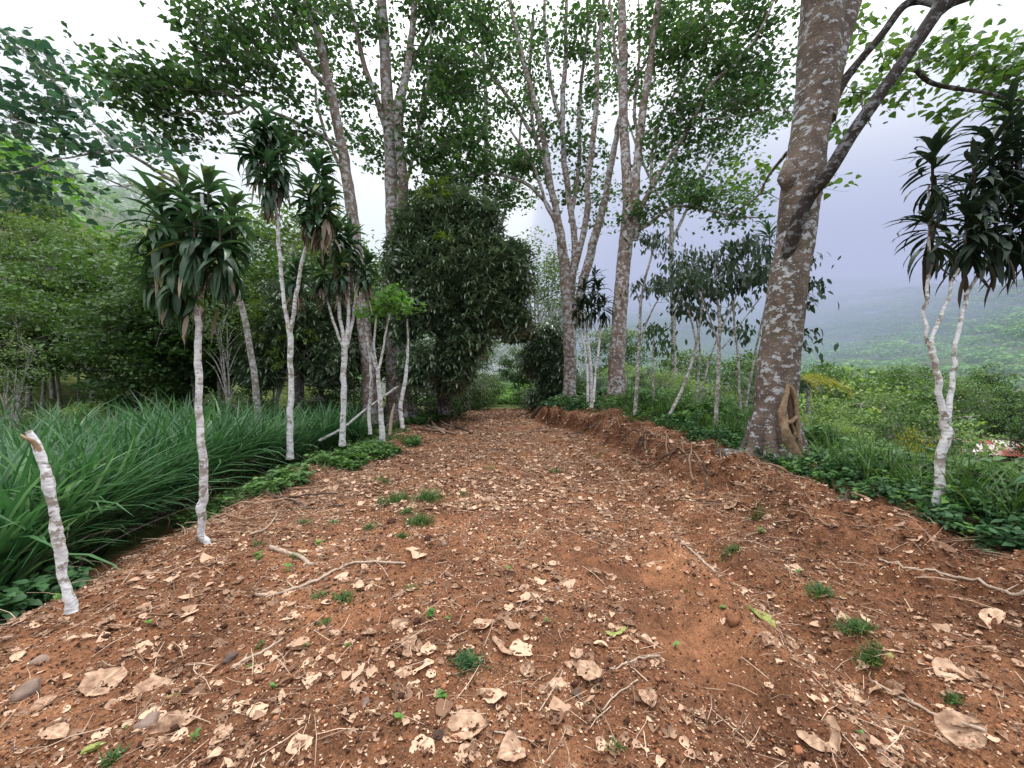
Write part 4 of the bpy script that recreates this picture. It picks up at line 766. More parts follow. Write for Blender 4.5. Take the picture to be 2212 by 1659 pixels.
def place(kind, px, d, sc_, rz, label, group, dz=0, wide=1, top=None):
    p = protos[kind]; x = (px - 1106) / FL * d; z = H1(x, d) + dz
    if top: sc_ = (EYE - (top - HOR) / FL * d - z) / PH[kind]
    if not p.get('_used'):
        p['_used'] = 1; o = p; o.location = (x, d, z); o.rotation_euler = (0, 0, rz); o.scale = (sc_ * wide, sc_ * wide, sc_); o['label'] = label; o['group'] = group
    else: o = dup(p, (x, d, z), rz, sc_ * wide, label, group, sz=sc_)
    return o
LF = 'trees in the wood on the left'
protos['dense'] = wood_tree('broadleaf_tree', '', 7, 2.6, g, 'wood1', 120, 46, .18, spread=.40, flat=.24, low=.38)
protos['dark'] = wood_tree('shade_tree', '', 7, 2.7, g, 'wood3', 160, 50, .19, bark='barkdark', low=.26, spread=.38, flat=.35)
protos['light'] = wood_tree('feathery_tree', '', 8, 2.8, g, 'wood2', 140, 50, .18, low=.3, flat=.2, spread=.45, stems=2, bark='barkgrey', tr=.011)
protos['bushy'] = wood_tree('broadleaf_bush', '', 3, 1.9, g, 'pale', 110, 40, .11, low=.0, spread=.26)
protos['bushd'] = wood_tree('dark_bush', '', 3, 1.9, g, 'wood1', 120, 44, .12, low=.0, spread=.26)
protos['thin'] = wood_tree('pale_stemmed_tree', '', 9, 1.6, g, 'wood2', 60, 26, .15, low=.5, stems=3, bark='barkgrey', tr=.008)
for kind, px, d, s, r, lb in [
    ('dark', 300, 14.5, .78, .3, 'low dark shade tree at mid height directly behind the left strap-leaved umbrella'),
    ('dense', 480, 15.5, .95, 1.2, 'broadleaf tree behind the first white trunk, right of the umbrella head'),
    ('dark', 560, 17, 1.1, 2.1, 'tall dark shade tree behind the forked strap plant'),
    ('dark', 300, 23, 1.1, 1.7, 'dark shade tree left of the umbrella head, in front of the feathery trees'),
    ('dense', 40, 16.5, .85, .9, 'mid green tree low at the far left above the tall grass'),
    ('dark', 400, 20, 1.35, 3.0, 'tall dark shade tree directly behind the first white trunk'),
    ('dark', 690, 18.5, 1.15, 4.1, 'dark shade tree closing the gap left of the old buttressed trunk'),
    ('dark', 800, 20, .95, .7, 'dark shade tree directly behind the buttressed trunk'),
    ('dense', 200, 22, 1.0, 2.9, 'mid green broadleaf tree in the left wood below the misty hilltop'),
    ('dense', 60, 19, .95, 5.0, 'mid green broadleaf tree at the far left edge'),
    ('light', 120, 27, 1.15, .4, 'feathery pale tree in the mist at upper left'),
    ('light', 20, 30, 1.2, 1.9, 'feathery tree farthest left in the mist'),
    ('light', 230, 31, 1.1, 2.4, 'feathery tree with yellowish sprays below the misty hill'),
    ('dense', 390, 24, 1.25, 3.6, 'tall broadleaf tree behind the umbrella head'),
    ('light', 640, 26, 1.75, 5.5, 'tall light green feathery tree rising behind the strap heads'),
    ('light', 760, 30, 1.6, .9, 'feathery tree seen between the leaning and the buttressed trunks'),
    ('light', 560, 30, 1.4, 2.2, 'pale feathery tree far behind the tallest strap head'),
    ('thin', 500, 13, .62, 2.8, 'three pale leaning stems in the dark wood behind the tall grass'),
    ('thin', 590, 14, .55, .3, 'thin pale stems between the forked strap plant and the tall grass'),
    ('thin', 15, 10, .4, 1.3, 'thin whitish stem at the left picture edge above the grass'),
    ('dark', 420, 18, .55, 5.2, 'low dark tree at the foot of the wood behind the grass'),
    ('dense', 900, 25, .8, 3.1, 'broadleaf tree filling the space under the mango crown')]:
    place(kind, px, d, s, r, lb, LF)
for kind, px, d, s, r, lb in [
    ('bushy', 240, 15, .62, .2, 'yellow-green bush glowing in the clearing above the grass'),
    ('bushy', 130, 14, .55, 1.5, 'light bush left in the clearing above the tall grass'),
    ('bushd', 20, 13, .5, 2.5, 'dark bush at the left edge behind the tall grass'),
    ('bushy', 370, 15, .5, 3.5, 'low light bush behind the middle of the tall grass'),
    ('bushd', 520, 13.5, .65, 4.5, 'dark bush below the pale leaning stems'),
    ('bushd', 760, 15.5, .75, 5.5, 'dark bush left of the buttressed trunk foot'),
    ('bushd', 930, 17, .8, .8, 'dark bush under the mango skirt'),
    ('bushd', 990, 19, .8, 1.8, 'dark bush where the road bends under the mango'),
    ('bushd', 680, 14.5, .6, 2.2, 'dark bush behind the white triple trunk'),
    ('bushy', 60, 22, 1.0, 4.8, 'pale bush on the slope at far left'),
    ('bushy', 330, 20, .8, 3.3, 'pale bush in the clearing seen left of the first trunk')]:
    place(kind, px, d, s, r, lb, 'bushes in the wood on the left')
# centre, beyond the road end
for kind, px, d, s, r, lb in [
    ('bushd', 1035, 27, .9, 2.6, 'dark bush crowding the left of the tunnel mouth'),
    ('bushd', 1135, 27, .55, 1.6, 'low dark bush crowding the right of the tunnel mouth'),
    ('dark', 1122, 34, .72, 1.1, 'lone dark tree standing beside the far end of the road'),
    ('light', 1215, 60, 1.6, 2.0, 'misty pale tree behind the fan of stems'),
    ('light', 1010, 48, 1.4, .2, 'misty pale tree behind the right flank of the mango'),
    ('thin', 1160, 30, 1.5, 3.9, 'bare pale stems between mango and fan tree'),
    ('thin', 1200, 36, 1.6, 1.9, 'misty bare pale stems behind the fan tree'),
    ('light', 1020, 40, .9, 4.4, 'pale tree seen in the tunnel under the mango'),
    ('light', 1330, 34, 1.0, 3.4, 'misty pale tree between the two tall lichened trees'),
    ('bushy', 1010, 27, .75, 3.0, 'light bush in the tunnel at the road end'),
    ('bushy', 1050, 31, .8, 5.1, 'light green bush left of the lone dark tree')]:
    place(kind, px, d, s, r, lb, 'trees beyond the road end')
# right bank and valley
VG = 'bushes in the valley on the right'
for kind, px, d, tp, r, lb, wd in [
    ('bushd', 1270, 19, 800, .5, 'dark bush between the fan tree and the strap clump', 1),
    ('bushd', 1400, 17, 790, 1.5, 'green bush right of the straight lichened trunk', 1),
    ('bushy', 1360, 24, 775, 4.5, 'yellow-green bush glimpsed beyond the straight lichened trunk', 1),
    ('bushy', 1450, 15, 790, 2.5, 'light bush behind the short sapling', 1),
    ('bushy', 1520, 17, 800, 3.5, 'light bush behind the middle of the sapling row', 1),
    ('bushd', 1590, 13.5, 850, 5.5, 'dark bush left of the thick near trunk', .9),
    ('dense', 1600, 21, 760, 1.2, 'green tree behind the sapling row', .9),
    ('light', 1480, 26, 740, .9, 'feathery tree behind the leaning slim tree', .9),
    ('bushy', 1775, 13, 880, .4, 'pale green bush just right of the thick near trunk', .7),
    ('bushd', 1840, 11, 935, 1.4, 'green bush in the valley in front of the pale one', .8),
    ('bushy', 1890, 16, 880, 2.4, 'light crowned bush in the middle of the valley', .75),
    ('light', 1850, 24, 800, 3.4, 'light feathery tree topping the valley canopy', .8),
    ('dense', 1960, 22, 795, 4.4, 'broadleaf tree behind the right strap plant trunk', .8),
    ('light', 2060, 34, 800, 5.4, 'yellowish feathery tree right of the strap plant trunk', .8),
    ('bushd', 1960, 12, 960, .9, 'dark bush left of the right strap plant', .8),
    ('dark', 2180, 36, 830, 1.9, 'dark tree at the right edge behind the hut', .8),
    ('dark', 2260, 26, 850, 2.9, 'dark tree on the right edge beside the hut', .7),
    ('dense', 1790, 33, 810, 2.7, 'broadleaf tree at the back of the valley by the palm', .8),
    ('dense', 2010, 40, 790, 3.9, 'broadleaf tree in the back row of the valley', .9),
    ('light', 1930, 44, 775, 4.9, 'feathery tree in the back row of the valley', .9),
    ('dark', 2120, 46, 790, 5.9, 'dark tree in the back row near the bare branches', .9),
    ('light', 1720, 28, 790, .7, 'feathery tree hidden mostly by the thick trunk', .8),
    ('dense', 1640, 34, 760, 1.7, 'broadleaf tree behind the thick trunk on the left', .9),
    ('bushy', 1820, 19, 860, 5.1, 'yellow-green bush behind the pale one in the valley', .75),
    ('bushy', 1985, 18, 900, 1.1, 'light bush seen between the forked stems of the right strap plant', .38),
    ('bushy', 1910, 12, 935, 3.1, 'low light bush left of the yellow feathery bush', .8),
    ('bushy', 2075, 22, 1045, .3, 'low light bush in front of the hut', .9)]:
    place(kind, px, d, 1, r, lb, VG, wide=wd, top=tp)
g = np.random.default_rng(52)
for i in range(46):
    px = g.uniform(1745, 2230); d = g.uniform(10.5, 30); tp = float(np.interp(d, [10, 14, 20, 30], [935, 880, 830, 790])) + g.uniform(-22, 22)
    if 1985 < px < 2235: continue
    if H1((px - 1106) / FL * d, d) > EYE - (tp - HOR) / FL * d - .8: continue
    place(['bushy', 'bushd', 'bushy', 'light', 'dense'][i % 5], px, d, 1, g.random() * 6, 'leafy crown among the mixed green bushes filling the valley on the right', VG, wide=g.uniform(.6, .85), top=tp)
for i in range(13):
    px = g.uniform(-20, 520); d = g.uniform(15, 25); tp = g.uniform(500, 660)
    if 180 < px < 330 and d < 21: continue
    place(['dense', 'dark', 'dense', 'light'][i % 4], px, d, 1, g.random() * 6, 'leafy tree among the others closing the wood on the left', LF, wide=g.uniform(.7, 1.0), top=tp)
# yellow bush and palms
YB = wood_tree('yellow_bush', 'yellow-green feathery bush glowing in the valley left of the right strap plant', 2.4, 1.1, g, 'yellow', 120, 40, .09, low=.0, spread=.2, tpl=NARR)
x = (1965 - 1106) / FL * 12.5; z_ = H1(x, 12.5); YB.location = (x, 12.5, z_); k_ = (EYE - 90 / FL * 12.5 - z_) / 2.5; YB.scale = (k_ * .5, k_ * .5, k_)
def palm(px, py, d, n, L0, label, lm, g):
    p = W(px, py, d); z = H1(p[0], d); root = thing('palm', (p[0], d, z), label, 'palm', 'palms in the valley')
    b = MB(); tube(b, [(p[0], d, z - .2), (p[0] + .05, d, (z + p[2]) / 2), p], [.1, .08, .06], 8, 0, .5, .1); b.build('trunk', M['barkgrey'], root)
    for k in range(n):
        a = k * TAU / n + g.normal(0, .2); b = MB(); e = g.uniform(30, 70); t = np.linspace(0, 1, 12); el = np.radians(e - 95 * t)
        c = p + np.stack([np.cumsum(np.cos(el)) * math.cos(a), np.cumsum(np.cos(el)) * math.sin(a), np.cumsum(np.sin(el))], -1) * L0 / 12
        tube(b, c, np.linspace(.02, .005, 12), 4, 0, .5, cap=False)
        cc = np.repeat(c[1:], 6, 0); m = len(cc); straps(b, cc + g.normal(0, .03, (m, 3)), a + np.tile([1.1, -1.1], m // 2), g.uniform(-40, 5, m), 50, L0 * .3, .035, 3, .2, 0, None, 'leaf'); b.build('frond', lm, root)
palm(1745, 830, 16, 9, 1.5, 'small palm with orange dying fronds right of the thick trunk', M['yellow'], g)
palm(1610, 845, 15, 9, 1.4, 'small palm with brownish fronds left of the thick trunk', M['wood2'], g)
palm(1650, 800, 24, 9, 1.8, 'green palm behind the sapling row', M['wood1'], g)

# far wooded slopes: crowns that read as one mass
def far_wood(name, xr, yr, n, size, g, leafm, per=40):
    x = g.uniform(*xr, n); y = g.uniform(*yr, n); k = ~((x / y > 1.10) & (x / y < 1.32) & (y < 33) & (y > 12)); x, y = x[k], y[k]; n = len(x); z = H(x, y); s = size * g.uniform(.6, 1.3, n)
    Cn = np.stack([x, y, z + s * 1.1], -1); q = norm(g.normal(0, 1, (n, per, 3))); q[..., 2] = np.abs(q[..., 2]) * .6
    P = (Cn[:, None] + q * s[:, None, None]).reshape(-1, 3); m = n * per
    b = MB(); scatter(b, LEAF2, P, dirs(g, m, -30, 20), norm(q.reshape(-1, 3) + g.normal(0, .35, (m, 3)) + [0, 0, .6]), np.repeat(s, per) * g.uniform(.14, .34, m), 0, np.repeat(g.random(n) * .5, per) + .4 * q[..., 2].ravel() + g.random(m) * .2, wide=1.4)  # tint lightens towards each crown's top, shading painted into the leaves
    return tag(b.build(name, leafm), 'hazy green wood covering the far slope', kind='stuff')
g = np.random.default_rng(53)
o = far_wood('far_wood', (26, 420), (48, 330), 9500, 2.5, g, M['hill'], 90); o['label'] = 'hazy green wood covering the far slope on the right'
o = far_wood('far_wood', (-260, -12), (36, 220), 2600, 3.0, g, M['hill'], 80); o['label'] = 'pale misty wood covering the hill on the left'
o = far_wood('far_wood', (-12, 40), (75, 220), 500, 3.0, g, M['wood1'], 80); o['label'] = 'misty wood beyond the meadow at the road end'
o = far_wood('valley_thicket', (14, 48), (14, 46), 900, .9, g, M['wood2'], 110); o['label'] = 'green thicket covering the valley floor'

g = np.random.default_rng(57)
o = far_wood('far_wood', (50, 230), (-5, 48), 1500, 2.4, g, M['hill'], 70); o['label'] = 'green wood on the side of the valley at far right'
# hut with rusty roof
hx, hy = 36.5, 30.0; hz = H1(hx, hy)
HT = thing('hut', (hx, hy, hz), 'small hut with rusty red and white corrugated roof, low in the valley at right', 'hut')
rot = R(-30); ca, sa = math.cos(rot), math.sin(rot)
def hp(x, y, z): return (hx + x * ca - y * sa, hy + x * sa + y * ca, z)
zt = 1.6 - 138 / FL * 30
hm = plain_mat('rusty_corrugated_roof', (.24, .06, .05), (.62, .56, .56), 1.1, bump=.2, usetint=True); wm = plain_mat('grey_board_wall', (.20, .18, .16), (.35, .32, .28), 4, usetint=False)
b = MB()
for x0, x1, y0, y1 in ((-2.2, 2.2, -1.6, -1.5), (-2.2, 2.2, 1.5, 1.6), (-2.2, -2.1, -1.5, 1.5), (2.1, 2.2, -1.5, 1.5)):
    V = [hp(a, c, z) for z in (hz - .5, zt - .1) for c in (y0, y1) for a in (x0, x1)]; b.add(V, [[0, 2, 3, 1], [4, 5, 7, 6], [0, 1, 5, 4], [2, 6, 7, 3], [0, 4, 6, 2], [1, 3, 7, 5]])
b.build('wall', wm, HT, smooth=False)
for side in (-1, 1):
    b = MB(); n = 61; xx = np.linspace(-2.6, 2.6, n); zz = .03 * np.cos(np.arange(n) * math.pi)
    for q in range(3):
        y0, y1 = side * (2.0 - q * .66), side * (2.0 - (q + 1) * .66 - .04)
        z0, z1 = zt - .05 + q * .3, zt - .05 + (q + 1) * .3 + .02
        V = [hp(a, y0, z0 + c) for a, c in zip(xx, zz)] + [hp(a, y1, z1 + c) for a, c in zip(xx, zz)]
        b.add(V, [[i, i + 1, n + i + 1, n + i] for i in range(n - 1)], 0, np.tile((np.floor((xx + 2.6) / 1.05) * 37.7 + q * 13.3) % 1, 2))
    b.build('roof', hm, HT, smooth=False)

# ------------------------------------------------------------------ tall grass on the left
g = np.random.default_rng(61)
def grass_clump(name, label, g, n=230, L0=2.25, Wd=.06, spread=.34, mat=None, group=None, bend=(20, 118)):
    root = thing(name, (0, 0, 0), label, 'grass', group)
    r = g.random(n) ** .5 * spread; a = g.random(n) * TAU; P = np.stack([r * np.cos(a), r * np.sin(a), 0 * r - .05], -1)
    az = a + g.normal(0, .7, n); e0 = 89 - 24 * r / spread + g.normal(0, 5, n)
    b = MB(); straps(b, P, az, e0, g.uniform(*bend, n), L0 * g.uniform(.45, 1.1, n), Wd * g.uniform(.6, 1.2, n), 7, .3, 0, g.random(n) * .7 + .15, 'grass', g.normal(0, .3, n)); m = n // 7; straps(b, P[:m], az[:m] + 1, e0[:m] - 15, g.uniform(40, 150, m), L0 * g.uniform(.3, .8, m), Wd * .5, 5, .3, 1, None, 'grass', g.normal(0, .5, m)); b.build('blades', [mat, M['dead']], root); return root
GP = [grass_clump('tall_grass_clump', '', g, mat=M['grass']) for _ in range(3)]
gl_ = ['leftmost clump of tall arching grass at the picture edge', 'tall grass clump behind the leaning broken stake', 'tall grass clump right of the leaning stake', 'tall grass clump with blades arching towards the first white trunk']
spots = [(40, 3.6), (190, 4.0), (300, 4.6), (0, 4.6), (110, 4.6), (215, 5.2), (310, 5.8), (60, 5.6), (160, 6.2), (270, 6.8), (380, 6.6), (440, 7.3), (350, 8.0), (500, 8.0), (560, 8.8), (450, 9.0), (520, 10), (620, 9.8), (600, 11.2), (700, 11.2), (680, 12.5), (20, 7), (120, 7.6), (240, 8.4), (760, 12.5), (390, 9.8), (300, 10)]
for i, (px, d) in enumerate(spots):
    x = (px - 1106) / FL * d; x = min(x, float(ledge(d)) - float(np.interp(d, [3, 4, 8, 11], [1.7, 2.0, 1.9, 1.4]))); z = H1(x, d); s = np.interp(d, [3, 8, 13], [.9, .92, .8]) * g.uniform(.9, 1.08); lb = gl_[i] if i < 4 else 'clump of tall blue-green arching grass in the strip left of the road'
    p = GP[i % 3]
    if not p.get('_used'):
        p['_used'] = 1; p.location = (x, d, z); p.rotation_euler = (0, 0, g.random() * 6); p.scale = (s, s, s); p['label'] = lb; p['group'] = 'tall grass clumps on the left'
    else: dup(p, (x, d, z), g.random() * 6, s, lb, 'tall grass clumps on the left')

# ------------------------------------------------------------------ ground cover
def herbs(name, label, pts, hgt, g, mat, leaf, per=9, tpl=LEAF6, stems=True):
    """small leafy stems standing on the ground"""
    n = len(pts); z = H(pts[:, 0], pts[:, 1]); B = np.stack([pts[:, 0], pts[:, 1], z], -1); hh = hgt * g.uniform(.4, 1.15, n)
    top = B + np.stack([g.normal(0, .2, n) * hh, g.normal(0, .2, n) * hh, hh], -1)
    t = g.uniform(.25, 1, (n, per)); P = B[:, None] * (1 - t[..., None]) + top[:, None] * t[..., None]; m = n * per
    b = MB(); D = dirs(g, m, -25, 30); S = leaf * g.uniform(.5, 1.3, m)
    sh = np.repeat(g.random(n) * .45, per) + t.ravel() * .45
    scatter(b, tpl, P.reshape(-1, 3) + D * .02, D, ups(g, m, .3), S, 0, sh)
    if stems: straps(b, B, g.random(n) * TAU, 85, 10, hh, .006, 2, .5, 0, .2, 'grass')
    return tag(b.build(name, mat), label, kind='stuff')
def area(g, n, fx, yr, dens=None):
    y = yr[0] + (yr[1] - yr[0]) * g.random(n) ** 1.0; a, c = fx(y); x = a + (c - a) * g.random(n)
    keep = (vnoise(x * 1.4, y * 1.4, 91) + .5 > .28) if dens is None else (vnoise(x * dens[0], y * dens[0], 92) + .5 > dens[1])
    return np.stack([x[keep], y[keep]], -1)
g = np.random.default_rng(71)
edge = lambda y: foot(y) + np.interp(y, [0, 3, 6, 8, 12, 18], [1.5, 1.25, 1.3, 1.2, .9, .9])
herbs('undergrowth', 'low dark green leafy undergrowth along the right bank edge', area(g, 4200, lambda y: (edge(y), edge(y) + 2.8), (1.0, 10)), .24, g, M['weedd'], .058, 13)
herbs('undergrowth', 'scattered bright young weeds along the right verge', area(g, 1100, lambda y: (edge(y) - .1, edge(y) + 4), (1.2, 12)), .3, g, M['fresh'], .05, 10)
herbs('undergrowth', 'taller leafy undergrowth falling away to the right', area(g, 5200, lambda y: (edge(y) + .9, edge(y) + 7), (1.2, 14)), .42, g, M['weed'], .085, 13)
herbs('undergrowth', 'green cover on the right bank among the tall trunks', area(g, 4200, lambda y: (edge(y) + .1, edge(y) + 7), (9, 24)), .32, g, M['weed'], .10, 9)
herbs('undergrowth', 'leafy weeds on the low bank below the white forked trunks', area(g, 1700, lambda y: (ledge(y) - 1.2, ledge(y) + .45), (5.4, 10.8), (1.9, .56)), .2, g, M['weed'], .085, 8)
herbs('undergrowth', 'green weeds at the foot of the far left edge below the tall grass', area(g, 1500, lambda y: (ledge(y) - 2.6, ledge(y) - .75), (1.5, 3.6), (1.5, .3)), .28, g, M['weedd'], .09, 9)
herbs('undergrowth', 'low green cover under the wood on the left', area(g, 5000, lambda y: (ledge(y) - 12, ledge(y) - .9), (9, 22)), .35, g, M['weed'], .12, 7)
herbs('undergrowth', 'low plants beside the far end of the road', area(g, 2600, lambda y: (ledge(y) - 1.5, ledge(y) + .3), (15, 32)), .28, g, M['weed'], .13, 7)
herbs('undergrowth', 'green cover on the mound at the right of the road end', area(g, 3000, lambda y: (foot(y) + .5, foot(y) + 4), (15, 34)), .3, g, M['weedd'], .12, 8)
herbs('meadow', 'bright green meadow seen beyond the end of the road', np.stack([g.uniform(-9, 14, 9000), g.uniform(33, 74, 9000)], -1), .5, g, M['fresh'], .38, 5, LEAF2, False)
def blades(name, label, pts, L0, Wd, g, mat, per=10):
    z = H(pts[:, 0], pts[:, 1]); n = len(pts) * per
    P = np.repeat(np.stack([pts[:, 0], pts[:, 1], z - .01], -1), per, 0) + g.normal(0, 1, (n, 3)) * [L0 * .12, L0 * .12, 0]
    b = MB(); straps(b, P, g.random(n) * TAU, g.uniform(45, 88, n), g.uniform(20, 110, n), L0 * g.uniform(.4, 1.1, n), Wd, 4, .3, 0, None, 'grass'); return tag(b.build(name, mat), label, kind='stuff')
blades('long_grass', 'bright grass standing among the undergrowth on the right slope', area(g, 1900, lambda y: (edge(y) + .4, edge(y) + 5), (1.6, 13), (1.1, .38)), .6, .016, g, M['turf'], 14)
blades('long_grass', 'short grass on the bank between the right-hand trunks', area(g, 1500, lambda y: (edge(y) - .1, edge(y) + 4), (8, 22), (1.0, .35)), .3, .014, g, M['turf'], 12)
blades('long_grass', 'dry-edged grass on the shoulder left of the road', area(g, 500, lambda y: (ledge(y) - .9, ledge(y) + .1), (5.5, 14), (1.3, .4)), .22, .01, g, M['turf'], 10)
# big leaves (taro-like) right of the thick trunk, and far right edge plant
def big_leaf_plant(name, label, p, n, L0, g, mat, hgt, group=None):
    root = thing(name, p, label, 'plant', group); p = np.array(p)
    for k in range(n):
        a = k * 2.4 + g.random(); e = p + [math.cos(a) * hgt * .5, math.sin(a) * hgt * .5, hgt * g.uniform(.6, 1.1)]
        b = MB(); tube(b, smooth_path([p, (p + e) / 2 + [0, 0, .12 * hgt], e], 4), .006, 5, 0, .3, cap=False)
        scatter(b, LEAF6, [e], np.array([[math.cos(a), math.sin(a), -.35]]), np.array([[0, 0, 1.]]) + g.normal(0, .2, (1, 3)), L0 * g.uniform(.8, 1.2), 0, .5 + g.random(1) * .4); b.build('leaf', mat, root)
    return root
g = np.random.default_rng(72)
bp = 'broad-leaved plants on the right bank'
for (px, d, n, L0, hg, lb, mt) in [(1765, 5.6, 6, .17, .22, 'low plant with rounded blue-green leaves at the right foot of the thick trunk', 'weedd'), (1740, 6.4, 5, .2, .45, 'broad-leaved plant just behind the strangler vine', 'weed'), (1800, 6.6, 6, .2, .45, 'broad-leaved plant a step right of the strangler vine', 'weed'), (1870, 5.2, 6, .2, .35, 'long-leaved plant midway between thick trunk and right strap plant', 'weedd'), (1500, 8.8, 5, .24, .4, 'plant with large pale rounded leaves under the slim trees', 'weed'), (1420, 12, 6, .35, .7, 'large-leaved plant beside the straight lichened trunk', 'weed')]:
    x = (px - 1106) / FL * d; big_leaf_plant('broad_leaf_plant', lb, (x, d, H1(x, d)), n, L0, g, M[mt], hg, bp)
x = 4.25; big_leaf_plant('broad_leaf_plant', 'large glossy leaves hanging in at the right picture edge', (x + .35, 3.05, H1(x + .35, 3.05)), 14, .22, g, M['weedd'], .5, bp)

# ------------------------------------------------------------------ things lying on the road
def onground(x, y, dz=0.): return np.array([x, y, H1(x, y) + dz])
def nrm_at(x, y, e=.05):
    return norm(np.array([-(H1(x + e, y) - H1(x - e, y)) / (2 * e), -(H1(x, y + e) - H1(x, y - e)) / (2 * e), 1.]))
def stick(name, label, pix, w0, w1, mat, cat='stick', group=None, lift=.5, knots=3, g=None, ends=True, seg=8):
    pts = [G(a, b) for a, b in pix]; base = pts[0]
    P = smooth_path(pts, 6); rr = np.linspace(w0, w1, len(P)); P[:, 2] = H(P[:, 0], P[:, 1]) + rr * lift + .004
    root = thing(name, base, label, cat, group); b = MB(); tube(b, P, rr, seg, 0, .6, .18, int(g.integers(1e3)), freq=14); b.build('stem', mat, root)
    for k in range(knots):
        i = int(g.integers(1, len(P) - 1)); a = g.random() * TAU; l = g.uniform(3, 9) * rr[i]
        e = P[i] + np.array([math.cos(a) * l, math.sin(a) * l, abs(g.normal(0, .4)) * l]); b = MB(); tube(b, [P[i], (P[i] + e) / 2, e], [rr[i] * .5, rr[i] * .4, rr[i] * .2], 5, 0, .6); b.build('side_twig', mat, root)
    return root
g = np.random.default_rng(81)
SG = 'sticks lying on the road'
for lb, pix, a, c, m, kn in [
    ('long knobbly grey branch lying left of the road middle', [(552, 1290), (610, 1283), (660, 1268), (700, 1248), (750, 1226), (810, 1217), (875, 1220)], .013, .010, 'stick', 7),
    ('thick curved stick half buried behind the long branch', [(582, 1190), (620, 1198), (650, 1208), (676, 1222)], .022, .016, 'stick', 1),
    ('pale peeled stick lying in the leaf litter left of centre', [(500, 1452), (540, 1428), (585, 1402), (612, 1385)], .009, .007, 'stick', 2),
    ('bent stick lying near the rut right of the road middle', [(1472, 1178), (1492, 1190), (1518, 1215), (1545, 1238)], .014, .012, 'stick', 2),
    ('long pale root snaking along the right shoulder', [(1900, 1218), (1960, 1232), (2010, 1238), (2080, 1258), (2150, 1280), (2215, 1287)], .008, .010, 'stick', 4),
    ('thin straw-coloured stick in the right foreground rut', [(1880, 1478), (1960, 1520), (2040, 1560), (2130, 1590)], .006, .009, 'stick', 2),
    ('horizontal grey stick poking in at the left edge under the stake', [(-10, 1222), (30, 1222), (70, 1216), (104, 1210)], .014, .010, 'stick', 2),
    ('thin diagonal twig in the middle foreground', [(1215, 1455), (1190, 1500), (1165, 1540)], .003, .004, 'stick', 0),
    ('straight twig pointing away right of the centre foreground', [(1300, 1540), (1340, 1500), (1378, 1475)], .004, .004, 'stick', 0),
    ('thin twig crossing low in the centre foreground', [(1068, 1590), (1130, 1598), (1180, 1605)], .004, .003, 'stick', 0),
    ('pale split twig beside the dark pebble, right of centre', [(1318, 1448), (1360, 1436), (1425, 1420)], .004, .007, 'stick', 1)]:
    stick('fallen_stick', lb, pix, a, c, M[m], group=SG, knots=kn, g=g)
# brush pile left
for k, (pix, a, c, m) in enumerate([([(460, 1100), (520, 1070), (580, 1055), (640, 1050)], .02, .014, 'stick'), ([(480, 1112), (540, 1095), (600, 1090), (650, 1082)], .016, .02, 'root'), ([(575, 1075), (620, 1085), (670, 1078), (735, 1072)], .018, .012, 'stickd'), ([(600, 1068), (640, 1090), (690, 1100), (745, 1095)], .013, .01, 'stickd'), ([(455, 1118), (500, 1090), (560, 1065)], .012, .016, 'stick'), ([(545, 1048), (590, 1040), (640, 1030)], .015, .01, 'stick'), ([(620, 1060), (680, 1055), (730, 1050)], .014, .012, 'root'), ([(455, 1125), (520, 1128), (560, 1118)], .014, .008, 'root'), ([(400, 1190), (440, 1170), (480, 1160), (520, 1150)], .013, .01, 'root'), ([(540, 1160), (580, 1140), (600, 1110)], .01, .006, 'stick')]):
    stick('brush_branch', 'branch in the heap of cut wood and roots on the left shoulder', pix, a, c, M[m], group='branches in the brush heap on the left', knots=2, g=g, lift=1.5 + 1.2 * (k % 3))
for k, (pix, a, c, m) in enumerate([([(870, 905), (920, 920), (960, 935)], .03, .05, 'stick'), ([(905, 930), (950, 935), (985, 942)], .05, .04, 'root'), ([(925, 900), (955, 915), (985, 925), (1010, 935)], .04, .03, 'stick'), ([(960, 915), (985, 925), (1020, 940)], .05, .03, 'stickd'), ([(880, 870), (905, 895), (940, 925), (960, 940)], .05, .04, 'stick')]):
    stick('cut_branch', 'cut branch piled on the mound left of the road end', pix, a, c, M[m], group='cut branches on the mound', knots=1, g=g, lift=1.5)
# roots in the right bank cut
for k in range(64):
    y = g.uniform(3.6, 16) if k > 6 else g.uniform(5.5, 9); f = float(foot(y)); wv = np.interp(y, [0, 5, 7, 14, 18], [1.15, 1, .6, .5, .7])
    x0 = f + wv * g.uniform(.25, 1.2); a = g.uniform(-1, 1) * 1.2 + math.pi * .5; l = g.uniform(.4, 1.3)
    pts = [np.array([x0, y, 0])]
    for q in range(4): a += g.normal(0, .35); pts.append(pts[-1] + np.array([math.cos(a) * l / 4 * .6, math.sin(a) * l / 4, 0]))
    P = smooth_path(pts, 4); rr = np.linspace(g.uniform(.010, .026), .004, len(P)); P[:, 2] = H(P[:, 0], P[:, 1]) + rr * .8 + np.abs(np.sin(np.linspace(0, 3.1, len(P)))) * g.uniform(0, .12)
    b = MB(); tube(b, P, rr, 6, 0, .5, .2, k, freq=14); tag(b.build('exposed_root', M['root'] if k % 3 else M['stickd'], origin=P[0]), 'thin brown root exposed in the cut face of the right bank', 'root', 'roots exposed in the right bank')
